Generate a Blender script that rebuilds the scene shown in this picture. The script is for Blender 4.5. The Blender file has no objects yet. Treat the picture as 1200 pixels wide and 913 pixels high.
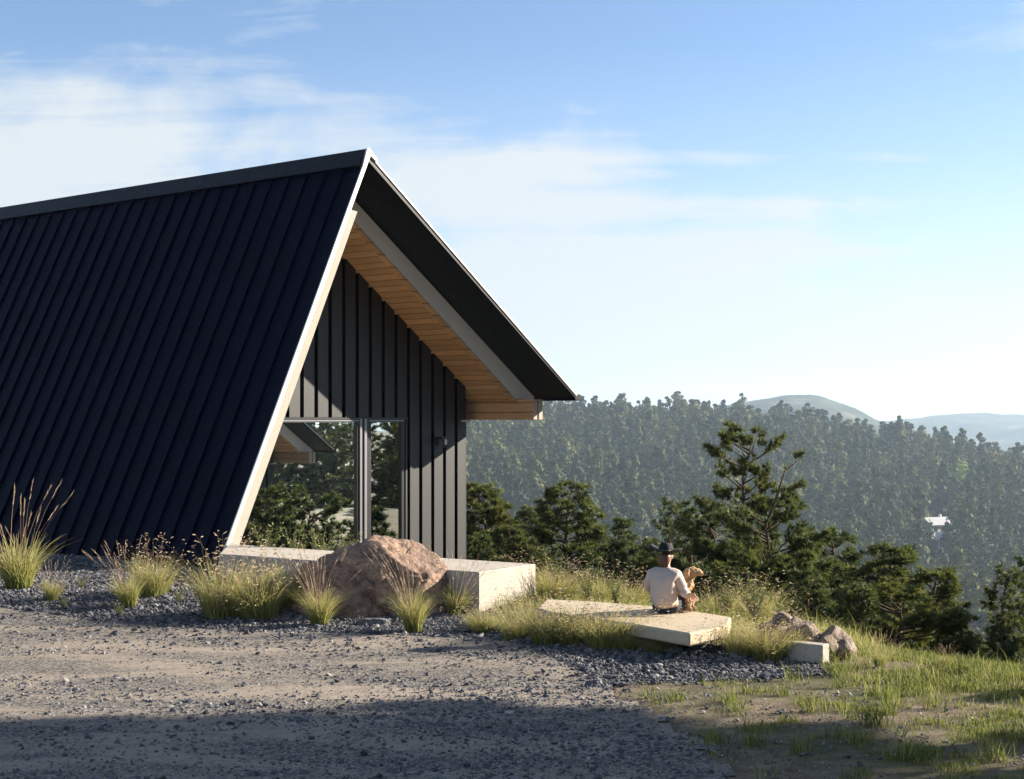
import bpy, math, random
import numpy as np
from mathutils import Vector, Matrix
random.seed(7); RNG = np.random.default_rng(7)
PI = math.pi
scn = bpy.context.scene
COL = scn.collection

# ------------------------------------------------------------------ camera model
F, CX, HY, EYE = 1760.0, 600.0, 492.0, 2.7       # pixels of a 1200 px wide frame, metres

cd = bpy.data.cameras.new('camera'); cam = bpy.data.objects.new('camera', cd); COL.objects.link(cam)
cam.location = (0, 0, EYE); cam.rotation_euler = (PI/2, 0, 0)
cd.sensor_width = 36; cd.lens = F/1200*36; cd.shift_y = (HY-456.5)/1200
cd.clip_start = 0.1; cd.clip_end = 40000
scn.camera = cam

# ------------------------------------------------------------------ terrain
EDGE = np.array([(-60, 60), (-16, 36), (-5.0, 26.3), (-.5, 22.7), (1.6, 20.6), (2.9, 19.0), (3.7, 17.0), (5.0, 15.7), (7.5, 15.2), (14, 16.2), (24, 17), (60, 10)], float)

def sstep(t):
    t = np.clip(t, 0, 1); return t*t*(3-2*t)

def edge_dist(X, Y):
    X = np.asarray(X, float); Y = np.asarray(Y, float)
    best = np.full(X.shape, 1e9); sg = np.ones(X.shape)
    for (x0, y0), (x1, y1) in zip(EDGE[:-1], EDGE[1:]):
        dx, dy = x1-x0, y1-y0; L = dx*dx+dy*dy
        t = np.clip(((X-x0)*dx+(Y-y0)*dy)/L, 0, 1)
        d = np.hypot(X-x0-t*dx, Y-y0-t*dy)
        s = np.where((dx*(Y-y0)-dy*(X-x0)) > 0, 1.0, -1.0)
        m = d < best; best = np.where(m, d, best); sg = np.where(m, s, sg)
    return best*sg

def wav(X, Y, L, s=0.0):
    return (np.sin(X*2*PI/L+s)*np.cos(Y*2*PI/(L*1.17)+2*s)+0.5*np.sin((X*.8+Y*.6)*2*PI/(L*.53)+3+s)+0.4*np.cos((X*.55-Y*.9)*2*PI/(L*.37)+s*1.7))/1.9

RPX = np.array([-2000, 300, 560, 640, 740, 800, 870, 930, 1000, 1060, 1100, 1190, 1400, 3000], float)
RPY = np.array([478, 480, 488, 492, 494, 499, 503, 510, 526, 534, 539, 562, 600, 600], float)
def far_h(X, Y):
    Ys = np.maximum(Y, 60.0)
    px = np.clip(CX+F*X/Ys, -2500, 3500)
    yr = np.interp(px, RPX, RPY)
    D = np.interp(px, [500, 800, 1000, 1200], [1120, 1080, 960, 820])
    zr = EYE+(HY-yr)/F*D
    t = (Y-400)/(D-400)
    up = sstep(np.clip(t, 0, 1)*.5)*2      # steep near the top of the slope
    z = -70+(zr+70)*np.clip(t, 0, 1)**1.15
    z = np.where(t > 1, zr-(Y-D)*0.10, z)
    z = np.maximum(z, -110)
    z += 5*wav(X, Y, 210)*np.clip(t*3, 0, 1)*np.clip((1.15-t)*4, .25, 1)
    return z

def H(X, Y):
    X = np.asarray(X, float); Y = np.asarray(Y, float)
    d = edge_dist(X, Y)
    dd = np.maximum(d, 0)
    z = -0.33*(np.sqrt(dd*dd+6.0)-math.sqrt(6.0))
    z = np.maximum(z, -70)
    near = np.where(d < 0, 1.0, np.exp(-dd/3))
    z = z+near*0.022*wav(X, Y, 5.3, 1.0)
    # low bank the slabs sit on
    m = sstep((Y-19.6)/2.2)*sstep((1.6-X)/2.0)*sstep((2.0-d)/2.0)
    z = z+0.22*m
    m2 = np.exp(-(((X-2.0)/1.6)**2+((Y-18.4)/1.0)**2))
    z = z+0.10*m2
    # pad under the second house
    r = np.hypot(X-29, Y-24)
    k = sstep((22-r)/8)
    z = z*(1-k)+(-1.35)*k
    # woodland beyond the pad
    k2 = sstep((X-34)/18)*sstep((260-Y)/120)*sstep((X/np.maximum(Y, 1)-.50)/.25)
    z = z*(1-k2)+(-2.5-0.02*np.clip(X-40, 0, 120))*k2
    fz = far_h(X, Y)
    w = sstep((Y-330)/90)
    return z*(1-w)+fz*w

def G(px, py, z=None):
    """world point seen at photo pixel (px,py) lying on the terrain (or on height z)"""
    if z is not None:
        Y = (EYE-z)*F/(py-HY); return ((px-CX)/F*Y, Y, z)
    z = 0.0
    for _ in range(12):
        Y = (EYE-z)*F/(py-HY); X = (px-CX)/F*Y
        z = .5*z+.5*float(H(X, Y))
    return (X, Y, float(H(X, Y)))

# ------------------------------------------------------------------ helpers
def tag(o, label=None, cat=None, group=None, kind=None):
    if label: o['label'] = label
    if cat: o['category'] = cat
    if group: o['group'] = group
    if kind: o['kind'] = kind
    return o

def empty(name, loc, rz=0.0, label=None, cat=None, group=None):
    o = bpy.data.objects.new(name, None); COL.objects.link(o)
    o.location = loc; o.rotation_euler = (0, 0, rz); o.empty_display_size = .3
    return tag(o, label, cat, group)

def np_mesh(name, V, T, mi=None, smooth=False, mats=(), attr=None):
    """triangles only, fast"""
    V = np.asarray(V, np.float32); T = np.asarray(T, np.int32)
    me = bpy.data.meshes.new(name)
    me.vertices.add(len(V)); me.vertices.foreach_set('co', V.ravel())
    n = len(T)
    me.loops.add(n*3); me.loops.foreach_set('vertex_index', T.ravel())
    me.polygons.add(n)
    me.polygons.foreach_set('loop_start', np.arange(0, n*3, 3, dtype=np.int32))
    me.polygons.foreach_set('loop_total', np.full(n, 3, np.int32))
    for m in mats: me.materials.append(m)
    if mi is not None: me.polygons.foreach_set('material_index', np.asarray(mi, np.int32))
    if attr is not None:
        a = me.attributes.new('tone', 'FLOAT', 'POINT'); a.data.foreach_set('value', np.asarray(attr, np.float32))
    me.update(calc_edges=True)
    me.polygons.foreach_set('use_smooth', np.full(n, smooth))
    return me

def link(name, me, parent=None, loc=None):
    o = bpy.data.objects.new(name, me); COL.objects.link(o)
    if parent is not None: o.parent = parent
    if loc is not None: o.location = loc
    return o

class MB:
    def __init__(s): s.v = []; s.f = []; s.m = []
    def poly_prism(s, pts, y0, y1, mi=0):
        """profile in xz, extruded along y"""
        n = len(pts); b = len(s.v)
        for (x, z) in pts: s.v.append((x, y0, z))
        for (x, z) in pts: s.v.append((x, y1, z))
        s.f.append([b+i for i in range(n)]); s.m.append(mi)
        s.f.append([b+n+i for i in reversed(range(n))]); s.m.append(mi)
        for i in range(n):
            j = (i+1) % n
            s.f.append([b+j, b+i, b+n+i, b+n+j]); s.m.append(mi)
    def plan_prism(s, pts, z0, z1, mi=0):
        n = len(pts); b = len(s.v)
        zz0 = z0 if hasattr(z0, '__len__') else [z0]*n
        for (x, y), z in zip(pts, zz0): s.v.append((x, y, z))
        for (x, y) in pts: s.v.append((x, y, z1))
        s.f.append([b+i for i in reversed(range(n))]); s.m.append(mi)
        s.f.append([b+n+i for i in range(n)]); s.m.append(mi)
        for i in range(n):
            j = (i+1) % n
            s.f.append([b+i, b+j, b+n+j, b+n+i]); s.m.append(mi)
    def box(s, x0, x1, y0, y1, z0, z1, mi=0):
        s.plan_prism([(x0, y0), (x1, y0), (x1, y1), (x0, y1)], z0, z1, mi)
    def tube(s, pts, rads, n=8, mi=0, cap=True):
        b = len(s.v); k = len(pts)
        prev = None
        for i, p in enumerate(pts):
            p = Vector(p)
            d = (Vector(pts[min(i+1, k-1)])-Vector(pts[max(i-1, 0)])).normalized()
            if prev is None:
                a = Vector((0, 0, 1)) if abs(d.z) < .9 else Vector((1, 0, 0))
                e1 = d.cross(a).normalized()
            else:
                e1 = (prev-d*prev.dot(d)).normalized()
            prev = e1; e2 = d.cross(e1)
            for j in range(n):
                t = 2*PI*j/n
                s.v.append(tuple(p+(e1*math.cos(t)+e2*math.sin(t))*rads[i]))
        for i in range(k-1):
            for j in range(n):
                a0 = b+i*n+j; a1 = b+i*n+(j+1) % n
                s.f.append([a0, a1, a1+n, a0+n]); s.m.append(mi)
        if cap:
            s.f.append([b+j for j in reversed(range(n))]); s.m.append(mi)
            s.f.append([b+(k-1)*n+j for j in range(n)]); s.m.append(mi)
    def lathe(s, prof, n=20, c=(0, 0, 0), mi=0, sx=1, sy=1):
        b = len(s.v)
        for (r, z) in prof:
            for j in range(n):
                t = 2*PI*j/n
                s.v.append((c[0]+r*math.cos(t)*sx, c[1]+r*math.sin(t)*sy, c[2]+z))
        for i in range(len(prof)-1):
            for j in range(n):
                a0 = b+i*n+j; a1 = b+i*n+(j+1) % n
                s.f.append([a0, a1, a1+n, a0+n]); s.m.append(mi)
        s.f.append([b+j for j in reversed(range(n))]); s.m.append(mi)
        s.f.append([b+(len(prof)-1)*n+j for j in range(n)]); s.m.append(mi)
    def build(s, name, mats, parent=None, smooth=False, bevel=0):
        me = bpy.data.meshes.new(name)
        me.from_pydata(s.v, [], s.f)
        if not isinstance(mats, (list, tuple)): mats = [mats]
        for m in mats: me.materials.append(m)
        me.polygons.foreach_set('material_index', s.m)
        import bmesh
        bm = bmesh.new(); bm.from_mesh(me)
        bmesh.ops.recalc_face_normals(bm, faces=bm.faces)
        if bevel:
            bmesh.ops.bevel(bm, geom=list(bm.edges), offset=bevel, segments=1, affect='EDGES', clamp_overlap=True)
        bm.to_mesh(me); bm.free()
        me.polygons.foreach_set('use_smooth', [smooth]*len(me.polygons))
        me.update()
        return link(name, me, parent)

# ------------------------------------------------------------------ materials
def mat(name, color=(.5, .5, .5), rough=.6, metal=0.0, spec=.5):
    m = bpy.data.materials.new(name); m.use_nodes = True
    b = m.node_tree.nodes['Principled BSDF']
    b.inputs['Base Color'].default_value = (*color, 1); b.inputs['Roughness'].default_value = rough
    b.inputs['Metallic'].default_value = metal; b.inputs['Specular IOR Level'].default_value = spec
    return m

class N:
    def __init__(s, m): s.m = m; s.nt = m.node_tree; s.b = m.node_tree.nodes.get('Principled BSDF')
    def n(s, t, **kw):
        x = s.nt.nodes.new(t)
        for k, v in kw.items(): setattr(x, k, v)
        return x
    def l(s, a, b): s.nt.links.new(a, b)
    def coord(s, which='Object'): return s.n('ShaderNodeTexCoord').outputs[which]
    def geo(s): return s.n('ShaderNodeNewGeometry').outputs['Position']
    def mapping(s, src, scale=(1, 1, 1), rot=(0, 0, 0), loc=(0, 0, 0)):
        x = s.n('ShaderNodeMapping'); x.inputs['Scale'].default_value = scale; x.inputs['Rotation'].default_value = rot
        x.inputs['Location'].default_value = loc
        s.l(src, x.inputs[0]); return x.outputs[0]
    def noise(s, src, scale, detail=4, rough=.55, dist=0.0):
        x = s.n('ShaderNodeTexNoise'); x.inputs['Scale'].default_value = scale; x.inputs['Detail'].default_value = detail
        x.inputs['Roughness'].default_value = rough; x.inputs['Distortion'].default_value = dist
        s.l(src, x.inputs['Vector']); return x.outputs['Fac']
    def vor(s, src, scale, out='Color', feature='F1'):
        x = s.n('ShaderNodeTexVoronoi', feature=feature); x.inputs['Scale'].default_value = scale
        s.l(src, x.inputs['Vector']); return x.outputs[out]
    def ramp(s, fac, stops, interp='LINEAR'):
        x = s.n('ShaderNodeValToRGB'); cr = x.color_ramp; cr.interpolation = interp
        while len(cr.elements) < len(stops): cr.elements.new(.5)
        for e, (p, c) in zip(cr.elements, stops):
            e.position = p
            e.color = (*c, 1) if hasattr(c, '__len__') else (c, c, c, 1)
        s.l(fac, x.inputs['Fac']); return x.outputs['Color']
    def mix(s, fac, a, b, mode='MIX'):
        x = s.n('ShaderNodeMix', data_type='RGBA', blend_type=mode)
        for k, v in ((0, fac), (6, a), (7, b)):
            if hasattr(v, 'is_linked') or hasattr(v, 'links'): s.l(v, x.inputs[k])
            elif hasattr(v, '__len__'): x.inputs[k].default_value = (*v, 1)
            else: x.inputs[k].default_value = v if k == 0 else (v, v, v, 1)
        return x.outputs[2]
    def math(s, op, a, b=0.0, c=0.0):
        x = s.n('ShaderNodeMath', operation=op)
        for k, v in enumerate((a, b, c)):
            if hasattr(v, 'links'): s.l(v, x.inputs[k])
            else: x.inputs[k].default_value = v
        return x.outputs[0]
    def bump(s, h, strength=.5, dist=.02):
        x = s.n('ShaderNodeBump'); x.inputs['Strength'].default_value = strength; x.inputs['Distance'].default_value = dist
        s.l(h, x.inputs['Height']); s.l(x.outputs[0], s.b.inputs['Normal']); return x
    def col(s, c): s.l(c, s.b.inputs['Base Color'])

def m_navy():
    m = mat('navy_metal_roofing', (.002, .003, .010), .5, 0.0, .05); q = N(m)
    c = q.coord(); nz = q.noise(q.mapping(c, (1, .25, .25)), 2.5, 4)
    q.col(q.ramp(nz, [(.3, (.0005, .0011, .0085)), (.7, (.0010, .0020, .0135))]))
    q.l(q.ramp(q.noise(c, 9, 3), [(.3, .40), (.7, .55)]), q.b.inputs['Roughness'])
    q.bump(q.noise(c, 1.2, 2), .25, .02)
    return m
def m_metal_dark():
    m = mat('black_sheet_metal', (.004, .005, .007), .55, 0, .2); q = N(m); c = q.coord()
    q.l(q.ramp(q.noise(c, 5, 3), [(.3, .36), (.7, .52)]), q.b.inputs['Roughness']); q.bump(q.noise(c, 1.5, 2), .2, .02)
    return m
def m_siding():
    m = mat('charcoal_painted_siding', (.03, .03, .03), .50, 0.0, .45); q = N(m); c = q.coord()
    st = q.noise(q.mapping(c, (14, 14, .35)), 3, 5)
    q.col(q.ramp(st, [(.25, (.010, .010, .011)), (.75, (.020, .019, .018))]))
    q.bump(st, .10, .01)
    return m
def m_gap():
    return mat('recess_shade_black', (.004, .004, .005), .9, 0, .1)  # shade in the gaps between siding boards, put into the colour
def m_wood(name, dark, light, sx=1.0, board=0.11, axis='x'):
    m = mat(name, light, .5); q = N(m); c = q.coord()
    sep = q.n('ShaderNodeSeparateXYZ'); q.l(c, sep.inputs[0])
    a = sep.outputs[0] if axis == 'x' else sep.outputs[2]
    k = q.math('DIVIDE', a, board)
    fl = q.math('FLOOR', k); fr = q.math('FRACT', k)
    cmb = q.n('ShaderNodeCombineXYZ'); q.l(fl, cmb.inputs[0])
    wn = q.n('ShaderNodeTexWhiteNoise'); q.l(cmb.outputs[0], wn.inputs['Vector'])
    grain = q.noise(q.mapping(c, (9, .6, 9)), 4, 6, .6, .6)
    base = q.ramp(grain, [(.25, dark), (.75, light)])
    tone = q.ramp(wn.outputs['Value'], [(0, .78), (1, 1.08)])
    cc = q.mix(1.0, base, tone, 'MULTIPLY')
    groove = q.ramp(fr, [(0, 0.0), (.10, 1.0), (.90, 1.0), (1, 0.0)])
    cc = q.mix(q.math('MULTIPLY', q.math('SUBTRACT', 1.0, groove), .8), cc, (.08, .04, .02))
    q.col(cc); q.bump(groove, .5, .008)
    return m
def m_concrete(name='pale_cast_concrete', lo=(.50, .47, .42), hi=(.72, .69, .63)):
    m = mat(name, hi, .8); q = N(m); c = q.geo()
    a = q.noise(q.mapping(c, (2.5, 2.5, 14), (0, 0, .68)), 5, 6, .7, 1.5)
    b = q.noise(c, 1.8, 4)
    cc = q.mix(.35, q.ramp(a, [(.36, lo), (.5, hi), (.8, tuple(min(1, x*1.08) for x in hi))]), q.ramp(b, [(.3, lo), (.7, hi)]))
    q.col(cc); q.bump(a, .5, .02)
    return m
def m_rock(name, c1, c2, c3, sc=1.0):
    m = mat(name, c1, .85); q = N(m); c = q.coord()
    a = q.noise(c, 2.2*sc, 8, .65, .4); b = q.noise(c, 9*sc, 6, .7); v = q.vor(c, 14*sc, 'Distance')
    cc = q.ramp(a, [(.3, c1), (.52, c2), (.72, c3)])
    cc = q.mix(q.ramp(b, [(.45, 0.0), (.62, .6)]), cc, tuple(x*.55 for x in c1))
    cr = q.n('ShaderNodeTexVoronoi', feature='DISTANCE_TO_EDGE'); cr.inputs['Scale'].default_value = 2.3*sc
    dst = q.n('ShaderNodeVectorMath', operation='ADD'); q.l(c, dst.inputs[0])
    nx = q.n('ShaderNodeTexNoise'); nx.inputs['Scale'].default_value = 3*sc; q.l(c, nx.inputs['Vector']); q.l(nx.outputs['Color'], dst.inputs[1])
    q.l(dst.outputs[0], cr.inputs['Vector'])
    crack = q.ramp(cr.outputs['Distance'], [(0, 0.0), (.02, 1.0)])
    cc = q.mix(q.math('MULTIPLY', q.math('SUBTRACT', 1.0, crack), .5), cc, tuple(x*.3 for x in c1))
    q.col(cc)
    q.bump(q.math('ADD', q.math('MULTIPLY', b, .6), q.math('ADD', q.math('MULTIPLY', crack, .25), q.math('MULTIPLY', v, .3))), .9, .06)
    return m
def m_leaf(name, c1, c2, rough=.6, trans=.25, obj_var=False):
    m = mat(name, c1, rough, 0, .25); q = N(m)
    at = q.n('ShaderNodeAttribute', attribute_name='tone')
    cc = q.ramp(at.outputs['Fac'], [(0, c1), (1, c2)])
    if obj_var:
        oi = q.n('ShaderNodeObjectInfo')
        cc = q.mix(1.0, cc, q.ramp(oi.outputs['Random'], [(0, (.78, .86, .9)), (.5, (1, 1, 1)), (1, (1.2, 1.08, .85))]), 'MULTIPLY')
    q.col(cc)
    if trans:
        tr = q.n('ShaderNodeBsdfTranslucent'); q.l(cc, tr.inputs[0])
        ms = q.n('ShaderNodeMixShader'); ms.inputs[0].default_value = trans
        out = [x for x in q.nt.nodes if x.type == 'OUTPUT_MATERIAL'][0]
        q.l(q.b.outputs[0], ms.inputs[1]); q.l(tr.outputs[0], ms.inputs[2]); q.l(ms.outputs[0], out.inputs[0])
    return m
def m_bark():
    m = mat('pine_bark', (.10, .07, .05), .9, 0, .2); q = N(m); c = q.coord()
    a = q.noise(q.mapping(c, (6, 6, 1.5)), 4, 6, .7); q.col(q.ramp(a, [(.3, (.045, .032, .026)), (.7, (.15, .10, .07))])); q.bump(a, .8, .03)
    return m
def m_ground():
    m = mat('dry_earth_and_turf', (.2, .16, .12), .95, 0, .1); q = N(m); c = q.geo()
    a = q.noise(c, .35, 6, .6); b = q.noise(c, 3.0, 8, .7); d = q.noise(c, 38, 4, .7); f = q.noise(c, .012, 5)
    dirt = q.ramp(b, [(.3, (.12, .088, .060)), (.5, (.20, .15, .105)), (.7, (.33, .26, .19))])
    dirt = q.mix(q.ramp(d, [(.45, 0.0), (.6, .55)]), dirt, (.10, .085, .07))
    turf = q.ramp(b, [(.3, (.035, .05, .016)), (.7, (.11, .12, .045))])
    near = q.mix(q.ramp(a, [(.42, 0.0), (.6, .75)]), dirt, turf)
    farc = q.ramp(q.noise(c, .03, 6, .7), [(.35, (.028, .035, .018)), (.6, (.06, .06, .03)), (.75, (.16, .13, .08))])
    sep = q.n('ShaderNodeSeparateXYZ'); q.l(c, sep.inputs[0])
    fm = q.n('ShaderNodeMapRange'); fm.inputs[1].default_value = 60; fm.inputs[2].default_value = 300; q.l(sep.outputs[1], fm.inputs[0])
    q.col(q.mix(fm.outputs[0], near, farc))
    q.bump(q.math('ADD', q.math('MULTIPLY', b, .7), q.math('MULTIPLY', d, .3)), .7, .05)
    return m
def m_drive():
    m = mat('compacted_gravel_drive', (.3, .26, .2), .95, 0, .1); q = N(m); c = q.geo()
    w = q.noise(q.mapping(c, (.30, 1.1, 1)), 1.2, 6, .6, .5)
    d = q.vor(c, 46, 'Color'); d2 = q.noise(c, 70, 3, .8); b = q.noise(c, 5, 7, .7)
    dd = q.n('ShaderNodeRGBToBW'); q.l(d, dd.inputs[0])
    tan = q.ramp(b, [(.3, (.25, .205, .16)), (.7, (.41, .345, .28))])
    peb = q.ramp(dd.outputs[0], [(.2, (.05, .048, .052)), (.5, (.14, .13, .12)), (.85, (.30, .27, .23))])
    msk = q.ramp(q.math('ADD', w, q.math('MULTIPLY', d2, .25)), [(.56, 0.25), (.70, .92)])
    cc = q.mix(msk, tan, peb)
    q.col(cc)
    q.bump(q.math('ADD', q.math('MULTIPLY', dd.outputs[0], .5), q.math('ADD', q.math('MULTIPLY', b, .8), q.math('MULTIPLY', d2, .3))), .8, .035)
    return m
def m_gravel():
    m = mat('dark_crushed_stone', (.1, .1, .1), .9, 0, .2); q = N(m); c = q.geo()
    d = q.vor(c, 30, 'Color'); e = q.vor(c, 30, 'Distance'); dd = q.n('ShaderNodeRGBToBW'); q.l(d, dd.inputs[0])
    q.col(q.ramp(dd.outputs[0], [(.15, (.035, .036, .042)), (.5, (.10, .10, .108)), (.85, (.21, .20, .20))]))
    q.bump(q.math('SUBTRACT', 1.0, e), 1.0, .03)
    return m
def m_stone():
    m = mat('crushed_stone_chips', (.12, .12, .13), .85, 0, .25); q = N(m)
    at = q.n('ShaderNodeAttribute', attribute_name='tone')
    q.col(q.ramp(at.outputs['Fac'], [(0, (.035, .037, .045)), (.45, (.11, .11, .12)), (.8, (.22, .21, .205)), (1, (.42, .38, .33))]))
    return m
def m_glass():
    m = bpy.data.materials.new('window_glass'); m.use_nodes = True; nt = m.node_tree
    for x in list(nt.nodes): nt.nodes.remove(x)
    out = nt.nodes.new('ShaderNodeOutputMaterial'); ms = nt.nodes.new('ShaderNodeMixShader')
    tr = nt.nodes.new('ShaderNodeBsdfTransparent'); gl = nt.nodes.new('ShaderNodeBsdfGlossy'); fr = nt.nodes.new('ShaderNodeFresnel')
    tr.inputs[0].default_value = (.62, .68, .64, 1); gl.inputs['Roughness'].default_value = 0.004; gl.inputs[0].default_value = (.93, .97, .95, 1)
    fr.inputs[0].default_value = 1.5
    mp = nt.nodes.new('ShaderNodeMapRange'); mp.inputs[1].default_value = 0; mp.inputs[2].default_value = 1; mp.inputs[3].default_value = .50; mp.inputs[4].default_value = 1
    nt.links.new(fr.outputs[0], mp.inputs[0]); nt.links.new(mp.outputs[0], ms.inputs[0])
    nt.links.new(tr.outputs[0], ms.inputs[1]); nt.links.new(gl.outputs[0], ms.inputs[2]); nt.links.new(ms.outputs[0], out.inputs[0])
    return m

NAVY = m_navy(); DARK = m_metal_dark(); SIDE = m_siding(); GAP = m_gap()
SOFF = m_wood('larch_soffit_boards', (.50, .27, .13), (.70, .44, .24), board=.15, axis='x')
BEAM = m_wood('laminated_timber', (.48, .28, .14), (.64, .41, .23), board=.22, axis='z')
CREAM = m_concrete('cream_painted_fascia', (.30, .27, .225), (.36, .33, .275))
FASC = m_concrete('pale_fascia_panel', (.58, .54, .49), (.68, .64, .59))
TRIM = mat('pale_metal_edge', (.45, .44, .42), .4, .2)
CONC = m_concrete(lo=(.25, .215, .175), hi=(.47, .42, .355)); FRAME = mat('dark_aluminium_frame', (.03, .03, .033), .35, .4)
FRAMEL = mat('brushed_aluminium_edge', (.20, .20, .21), .35, .5)
GLASS = m_glass(); BARK = m_bark(); GRD = m_ground(); DRV = m_drive(); GRV = m_gravel(); STN = m_stone()
RED = m_rock('red_granite', (.15, .10, .078), (.29, .185, .13), (.50, .33, .22), 1.1)
GREY = m_rock('lichened_brown_rock', (.14, .10, .075), (.28, .21, .16), (.40, .33, .26), 1.6)
SLAT = m_rock('grey_field_stone', (.09, .09, .095), (.17, .165, .165), (.27, .26, .25), 2.5)
FLAG = m_concrete('pale_quarried_stone', (.30, .23, .15), (.50, .42, .29))
NEED = m_leaf('pine_needles', (.016, .034, .010), (.17, .195, .055), .55, .36, True)
NEEDF = m_leaf('distant_pine_foliage', (.012, .023, .008), (.140, .155, .042), .8, .12, True)
BLADE = m_leaf('grass_blades', (.10, .16, .025), (.50, .44, .17), .6, .45)
GREENB = m_leaf('green_turf_blades', (.05, .085, .014), (.30, .30, .085), .6, .4)
SEED = m_leaf('grass_seed_heads', (.28, .17, .12), (.56, .46, .30), .7, .4)
LEAF = m_leaf('shrub_leaves', (.05, .075, .02), (.30, .32, .12), .6, .35)

# ------------------------------------------------------------------ ground sheets
def axis(fine0, fine1, step, lo, hi, g=1.09):
    a = list(np.arange(fine0, fine1+1e-6, step)); s = step; x = a[-1]
    while x < hi: s *= g; x += s; a.append(min(x, hi))
    s = step; x = a[0]; pre = []
    while x > lo: s *= g; x -= s; pre.append(max(x, lo))
    return np.array(pre[::-1]+a)
def grid_mesh(name, xs, ys, zf, mats):
    XX, YY = np.meshgrid(xs, ys); ZZ = zf(XX, YY)
    V = np.stack([XX.ravel(), YY.ravel(), ZZ.ravel()], 1)
    nx = len(xs); ny = len(ys)
    i = np.arange(nx-1); j = np.arange(ny-1); I, J = np.meshgrid(i, j)
    a = (J*nx+I).ravel(); b = a+1; c = a+nx; d = c+1
    T = np.concatenate([np.stack([a, b, d], 1), np.stack([a, d, c], 1)])
    return np_mesh(name, V, T, smooth=True, mats=mats)
xs = axis(-12, 12, .2, -5200, 5200, 1.07); ys = axis(8, 30, .2, -900, 3000, 1.05)
g = link('ground', grid_mesh('ground', xs, ys, H, [GRD])); tag(g, kind='structure')

def inpoly(X, Y, P):
    ins = np.zeros(X.shape, bool); n = len(P)
    for i in range(n):
        x0, y0 = P[i]; x1, y1 = P[(i+1) % n]
        c = ((y0 > Y) != (y1 > Y)) & (X < (x1-x0)*(Y-y0)/(y1-y0+1e-12)+x0)
        ins ^= c
    return ins
def pxpoly(pts):
    return [G(a, b, 0.0)[:2] for a, b in pts]
DRIVE = pxpoly([(-700, 712), (-160, 716), (0, 722), (150, 732), (300, 741), (500, 747), (590, 754), (640, 770), (690, 800), (745, 830), (810, 868), (850, 913), (870, 1250), (-1400, 1250), (-1400, 712)])
BED = pxpoly([(-200, 680), (0, 664), (120, 668), (240, 684), (350, 708), (545, 712), (625, 738), (760, 750), (860, 765), (960, 778), (968, 791), (830, 799), (720, 803), (700, 815), (640, 812), (600, 780), (400, 770), (-200, 740)])
def sheet(name, P, dz, m, jit):
    P = np.array(P); st = .1
    x0, x1 = P[:, 0].min()-.3, P[:, 0].max()+.3; y0, y1 = P[:, 1].min()-.3, P[:, 1].max()+.3
    x0 = max(x0, -14); y0 = max(y0, 2)
    xs = np.arange(x0, x1, st); ys = np.arange(y0, y1, st)
    XX, YY = np.meshgrid(xs, ys)
    wx = XX+jit*wav(XX, YY, .9, .3); wy = YY+jit*wav(XX, YY, .7, 2.)
    k = inpoly(wx, wy, P)
    nx = len(xs)
    V = np.stack([XX.ravel(), YY.ravel(), (H(XX, YY)+dz).ravel()], 1)
    I, J = np.meshgrid(np.arange(nx-1), np.arange(len(ys)-1))
    a = (J*nx+I)[k[:-1, :-1]].ravel()
    T = np.concatenate([np.stack([a, a+1, a+nx+1], 1), np.stack([a, a+nx+1, a+nx], 1)])
    used = np.unique(T); mp = np.zeros(len(V), int); mp[used] = np.arange(len(used))
    o = link(name, np_mesh(name, V[used], mp[T], smooth=True, mats=[m])); tag(o, kind='structure'); return o
sheet('gravel_bed', BED, .006, GRV, .12)
sheet('driveway', DRIVE, .012, DRV, .22)

# stones
def ico(sub=0):
    import bmesh
    bm = bmesh.new(); bmesh.ops.create_icosphere(bm, subdivisions=sub+1, radius=1)
    V = np.array([v.co[:] for v in bm.verts]); T = np.array([[v.index for v in f.verts] for f in bm.faces]); bm.free()
    return V, T
ICO_V, ICO_T = ico(0)
def scatter_stones(name, X, Y, S, tone, label, squash=.6):
    n = len(X); nv = len(ICO_V)
    ang = RNG.uniform(0, 2*PI, n); c, s = np.cos(ang), np.sin(ang)
    tx = RNG.normal(0, .35, n); ty = RNG.normal(0, .35, n)
    P = ICO_V[None]*(1+RNG.uniform(-.32, .32, (n, nv, 1)))
    P = P*np.stack([RNG.uniform(.7, 1.4, n), RNG.uniform(.7, 1.1, n), np.full(n, squash)*RNG.uniform(.7, 1.2, n)], 1)[:, None]*S[:, None, None]
    z = P[..., 2]+P[..., 0]*tx[:, None]+P[..., 1]*ty[:, None]
    x = P[..., 0]*c[:, None]-P[..., 1]*s[:, None]; y = P[..., 0]*s[:, None]+P[..., 1]*c[:, None]
    V = np.stack([x+X[:, None], y+Y[:, None], z+(H(X, Y)+S*.25+.01)[:, None]], -1).reshape(-1, 3)
    T = (ICO_T[None]+(np.arange(n)*nv)[:, None, None]).reshape(-1, 3)
    o = link(name, np_mesh(name, V, T, mats=[STN], attr=np.repeat(tone, nv)))
    return tag(o, label, 'gravel', kind='stuff')
def sample_poly(P, n, jit=.25):
    P = np.array(P); out = []
    x0, y0 = np.maximum(P.min(0), (-14, 8.5)); x1, y1 = P.max(0)
    while sum(len(a) for a in out) < n:
        X = RNG.uniform(x0-.4, x1+.4, n*2); Y = RNG.uniform(y0-.4, y1+.4, n*2)
        k = inpoly(X+RNG.normal(0, jit, n*2), Y+RNG.normal(0, jit, n*2), P)
        vis = (np.abs(X/Y+.02) < .50)
        k &= vis; out.append(np.stack([X[k], Y[k]], 1))
    return np.concatenate(out)[:n].T
X, Y = sample_poly(BED, 60000, .12)
keep = ~(inpoly(X, Y, DRIVE)) | (RNG.uniform(0, 1, len(X)) < .12)
X, Y = X[keep], Y[keep]
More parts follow.
